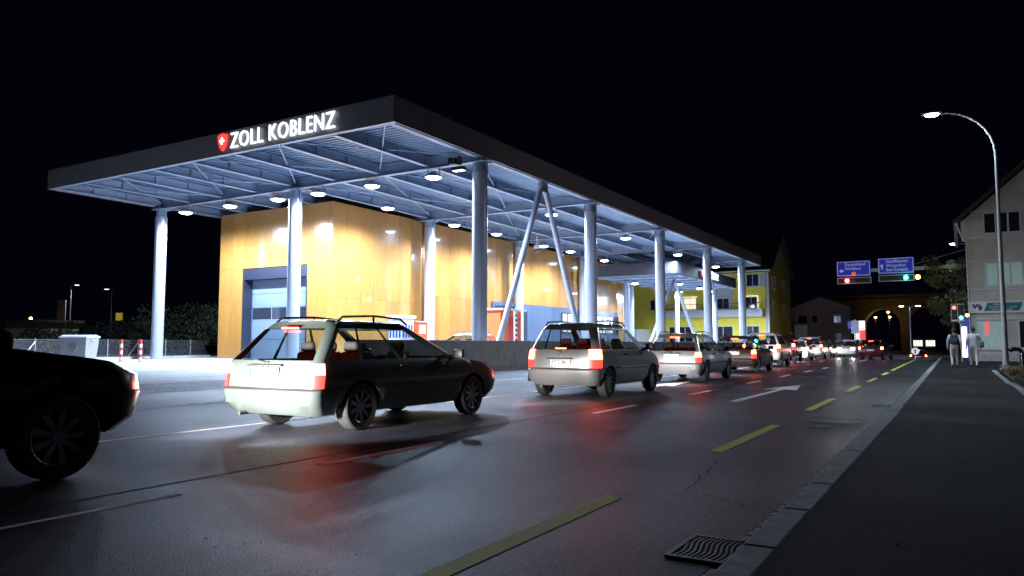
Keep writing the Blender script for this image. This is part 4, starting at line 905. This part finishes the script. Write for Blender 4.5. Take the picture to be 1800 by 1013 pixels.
for i,(x,y,h,r) in enumerate(((-61,38,4.0,3.4),(-55.5,39,4.6,3.6),(-50.5,40.5,5.0,3.2),(-46.5,42,4.6,2.6),(-67,35,3.2,3.4))):
    t = thing('dark_bush', ['wide dark bush behind the fence, second from the left','broad dark bush behind the fence left of the hall','tall dark bush behind the fence near the hall','dark bush touching the hall corner','low dark bush behind the fence, leftmost'][i], 'bush', (x,y,-.2), 0, 'bushes behind the fence'); m = MB(); s_ = MB()
    for j in range(10):
        a = rg.uniform(0,6.28); e = (r*.6*math.cos(a),r*.5*math.sin(a),h*rg.uniform(.3,.8)); s_.tube((0,0,0),e,.05,.02,5); leaves(m,rg,e,(r*.5,r*.4,h*.28),190,.08,.16)
    s_.build('stem','bark',t); m.build('foliage','hedge',t)
m = MB(); rg = random.Random(4)
for i in range(9000):
    x = rg.uniform(1.25,4.2); y = rg.uniform(19,25.5); h = rg.uniform(.05,.13); a = rg.uniform(0,6.28); d = Vector((math.cos(a),math.sin(a),0))*.006; l = Vector((rg.uniform(-.04,.04),rg.uniform(-.04,.04),h)); p = Vector((x,y,.12))
    m.add([p-d,p+d,p+l],[(0,1,2)])
m.build('lawn_grass',mat('grass',(.07,.12,.03),.7),label='short grass in the bed beside the sidewalk',cat='grass',kind='stuff')
m = MB()
for i in range(1500):
    p = Vector((rg.uniform(1.25,3.6),rg.uniform(26,34.5),rg.uniform(.16,.34))); a = Vector((rg.gauss(0,1),rg.gauss(0,1),rg.gauss(0,.4))).normalized(); b = a.orthogonal().normalized(); s_ = rg.uniform(.03,.07); m.add([p-a*s_,p+b*s_*.6,p+a*s_,p-b*s_*.6],[(0,1,2,3)])
m.build('fallen_leaves',mat('dead_leaf',(.13,.07,.03),.8,noise=.4,nscale=5),label='brown leaves and mulch around the lamp foot',cat='leaves',kind='stuff')
# ================================================================== PEOPLE
def person(label, loc, rz, jacket, trousers, hair, stride, seed, h=1.74):
    root = thing('person', label, 'person', loc, rz); k = h/1.75
    V = []; E = []; Rd = []
    def v(p, r, par=None):
        V.append(tuple(c*k for c in p)); Rd.append((r[0]*k,r[1]*k) if isinstance(r,tuple) else (r*k,r*k))
        if par is not None: E.append((par,len(V)-1))
        return len(V)-1
    pel = v((0,0,.95),(.165,.115)); sp = v((0,.01,1.13),(.155,.105),pel); ch = v((0,.02,1.34),(.185,.115),sp); nb = v((0,.02,1.46),(.075,.07),ch); hd0 = v((0,.035,1.55),(.065,.075),nb); hd = v((0,.045,1.63),(.082,.098),hd0); v((0,.04,1.70),(.062,.075),hd)
    v((0,.135,1.605),(.018,.02),hd)
    for s_ in (-1,1):
        fw = stride*s_
        hip = v((s_*.095,0,.88),(.095,.10),pel); kn = v((s_*.105,.10*fw+.03,.50),.066,hip); an_ = v((s_*.11,.22*fw-.05*abs(stride),.09),.045,kn); v((s_*.115,.22*fw+.10,.045),(.045,.040),an_)
        sh_ = v((s_*.185,.01,1.40),.075,ch); el = v((s_*.255,-.08*fw-.03,1.13),.055,sh_); wr_ = v((s_*.26,-.14*fw+.06,.90),.034,el); pm = v((s_*.26,-.16*fw+.09,.84),(.030,.036),wr_)
        for q in range(4): f1 = v((s_*.265,-.17*fw+.065+.018*q,.785),.0095,pm); v((s_*(.255-.01),-.17*fw+.075+.018*q,.745+.006*abs(q-1.5)),.0085,f1)
        th = v((s_*.245,-.15*fw+.125,.815),.010,pm); v((s_*.242,-.15*fw+.135,.78),.009,th)
    me = bpy.data.meshes.new('body'); me.from_pydata(V,E,[]); o = bpy.data.objects.new('body',me); C.objects.link(o)
    md = o.modifiers.new('s','SKIN'); md.use_smooth_shade = True
    for i,sv in enumerate(me.skin_vertices[0].data): sv.radius = Rd[i]; sv.use_root = (i == 0)
    sd = o.modifiers.new('d','SUBSURF'); sd.levels = 1; sd.render_levels = 1
    dg = bpy.context.evaluated_depsgraph_get(); dg.update(); bm_ = bpy.data.meshes.new_from_object(o.evaluated_get(dg)); bpy.data.objects.remove(o)
    bm_.materials.clear()
    for mm in (jacket,trousers,'skin','plastic'): bm_.materials.append(M[mm] if isinstance(mm,str) else mm)
    for p in bm_.polygons:
        c = p.center/k; p.use_smooth = True
        p.material_index = 3 if c.z < .075 else (2 if (abs(c.x) > .2 and c.z < .885) or c.z > 1.475 else (1 if c.z < .90 else 0))
    bo = obj('body',bm_,root)
    hm = MB(); rings = []
    hm.lathe([(.0,.112),(.05,.10),(.082,.055),(.094,.0),(.090,-.05),(.07,-.085)],16,(0,0,0)); hm.v = [(x*k*.95,(y*1.12+.03)*k,(z+1.655)*k) for x,y,z in hm.v]; hm.f = [f for f in hm.f if not (sum(hm.v[i][1] for i in f)/4 > .095*k and sum(hm.v[i][2] for i in f)/4 < 1.70*k)]; hm.m = [0]*len(hm.f)
    hm.build('hair',hair,root,smooth=60)
    return root
jw = mat('jacket_pale',(.55,.57,.62),.8,noise=.12,nscale=6,bump=.3,bscale=14); tw = mat('trousers_pale',(.52,.50,.50),.85,noise=.12,nscale=6,bump=.3,bscale=14); hr = mat('hair_dark',(.03,.022,.018),.7)
p1 = person('person in pale jacket and pale trousers walking away with a dark backpack', (-.24,39.2,.118), R(2), jw, tw, hr, 1.0, 1)
MB().cbox((0,-.20,1.23),(.32,.20,.46),bev=.06).build('backpack',mat('navy_bag',(.02,.025,.05),.7),p1,smooth=50); MB().cbox((0,-.315,1.14),(.24,.05,.22),bev=.02).build('backpack_pocket',mat('navy_bag2',(.03,.035,.06),.7),p1,smooth=50)
p2 = person('person in pale jacket walking away with a blue grey shoulder bag', (.50,39.4,.118), R(-2), mat('jacket_lilac',(.50,.51,.60),.8,noise=.12,nscale=6,bump=.3,bscale=14), tw, hr, -.8, 2, 1.78)
bgm = thing('shoulder_bag','blue grey shoulder bag carried at the right hip of the walking person','bag',(.80,39.35,1.12)); MB().cbox((0,0,.02),(.20,.42,.30),bev=.06).build('bag_body',mat('bag_blue',(.10,.12,.2),.7),bgm,smooth=50); MB().path([(0,-.12,.16),(-.14,-.10,.38),(-.22,0,.44)],.015,6).build('strap','plastic',bgm)
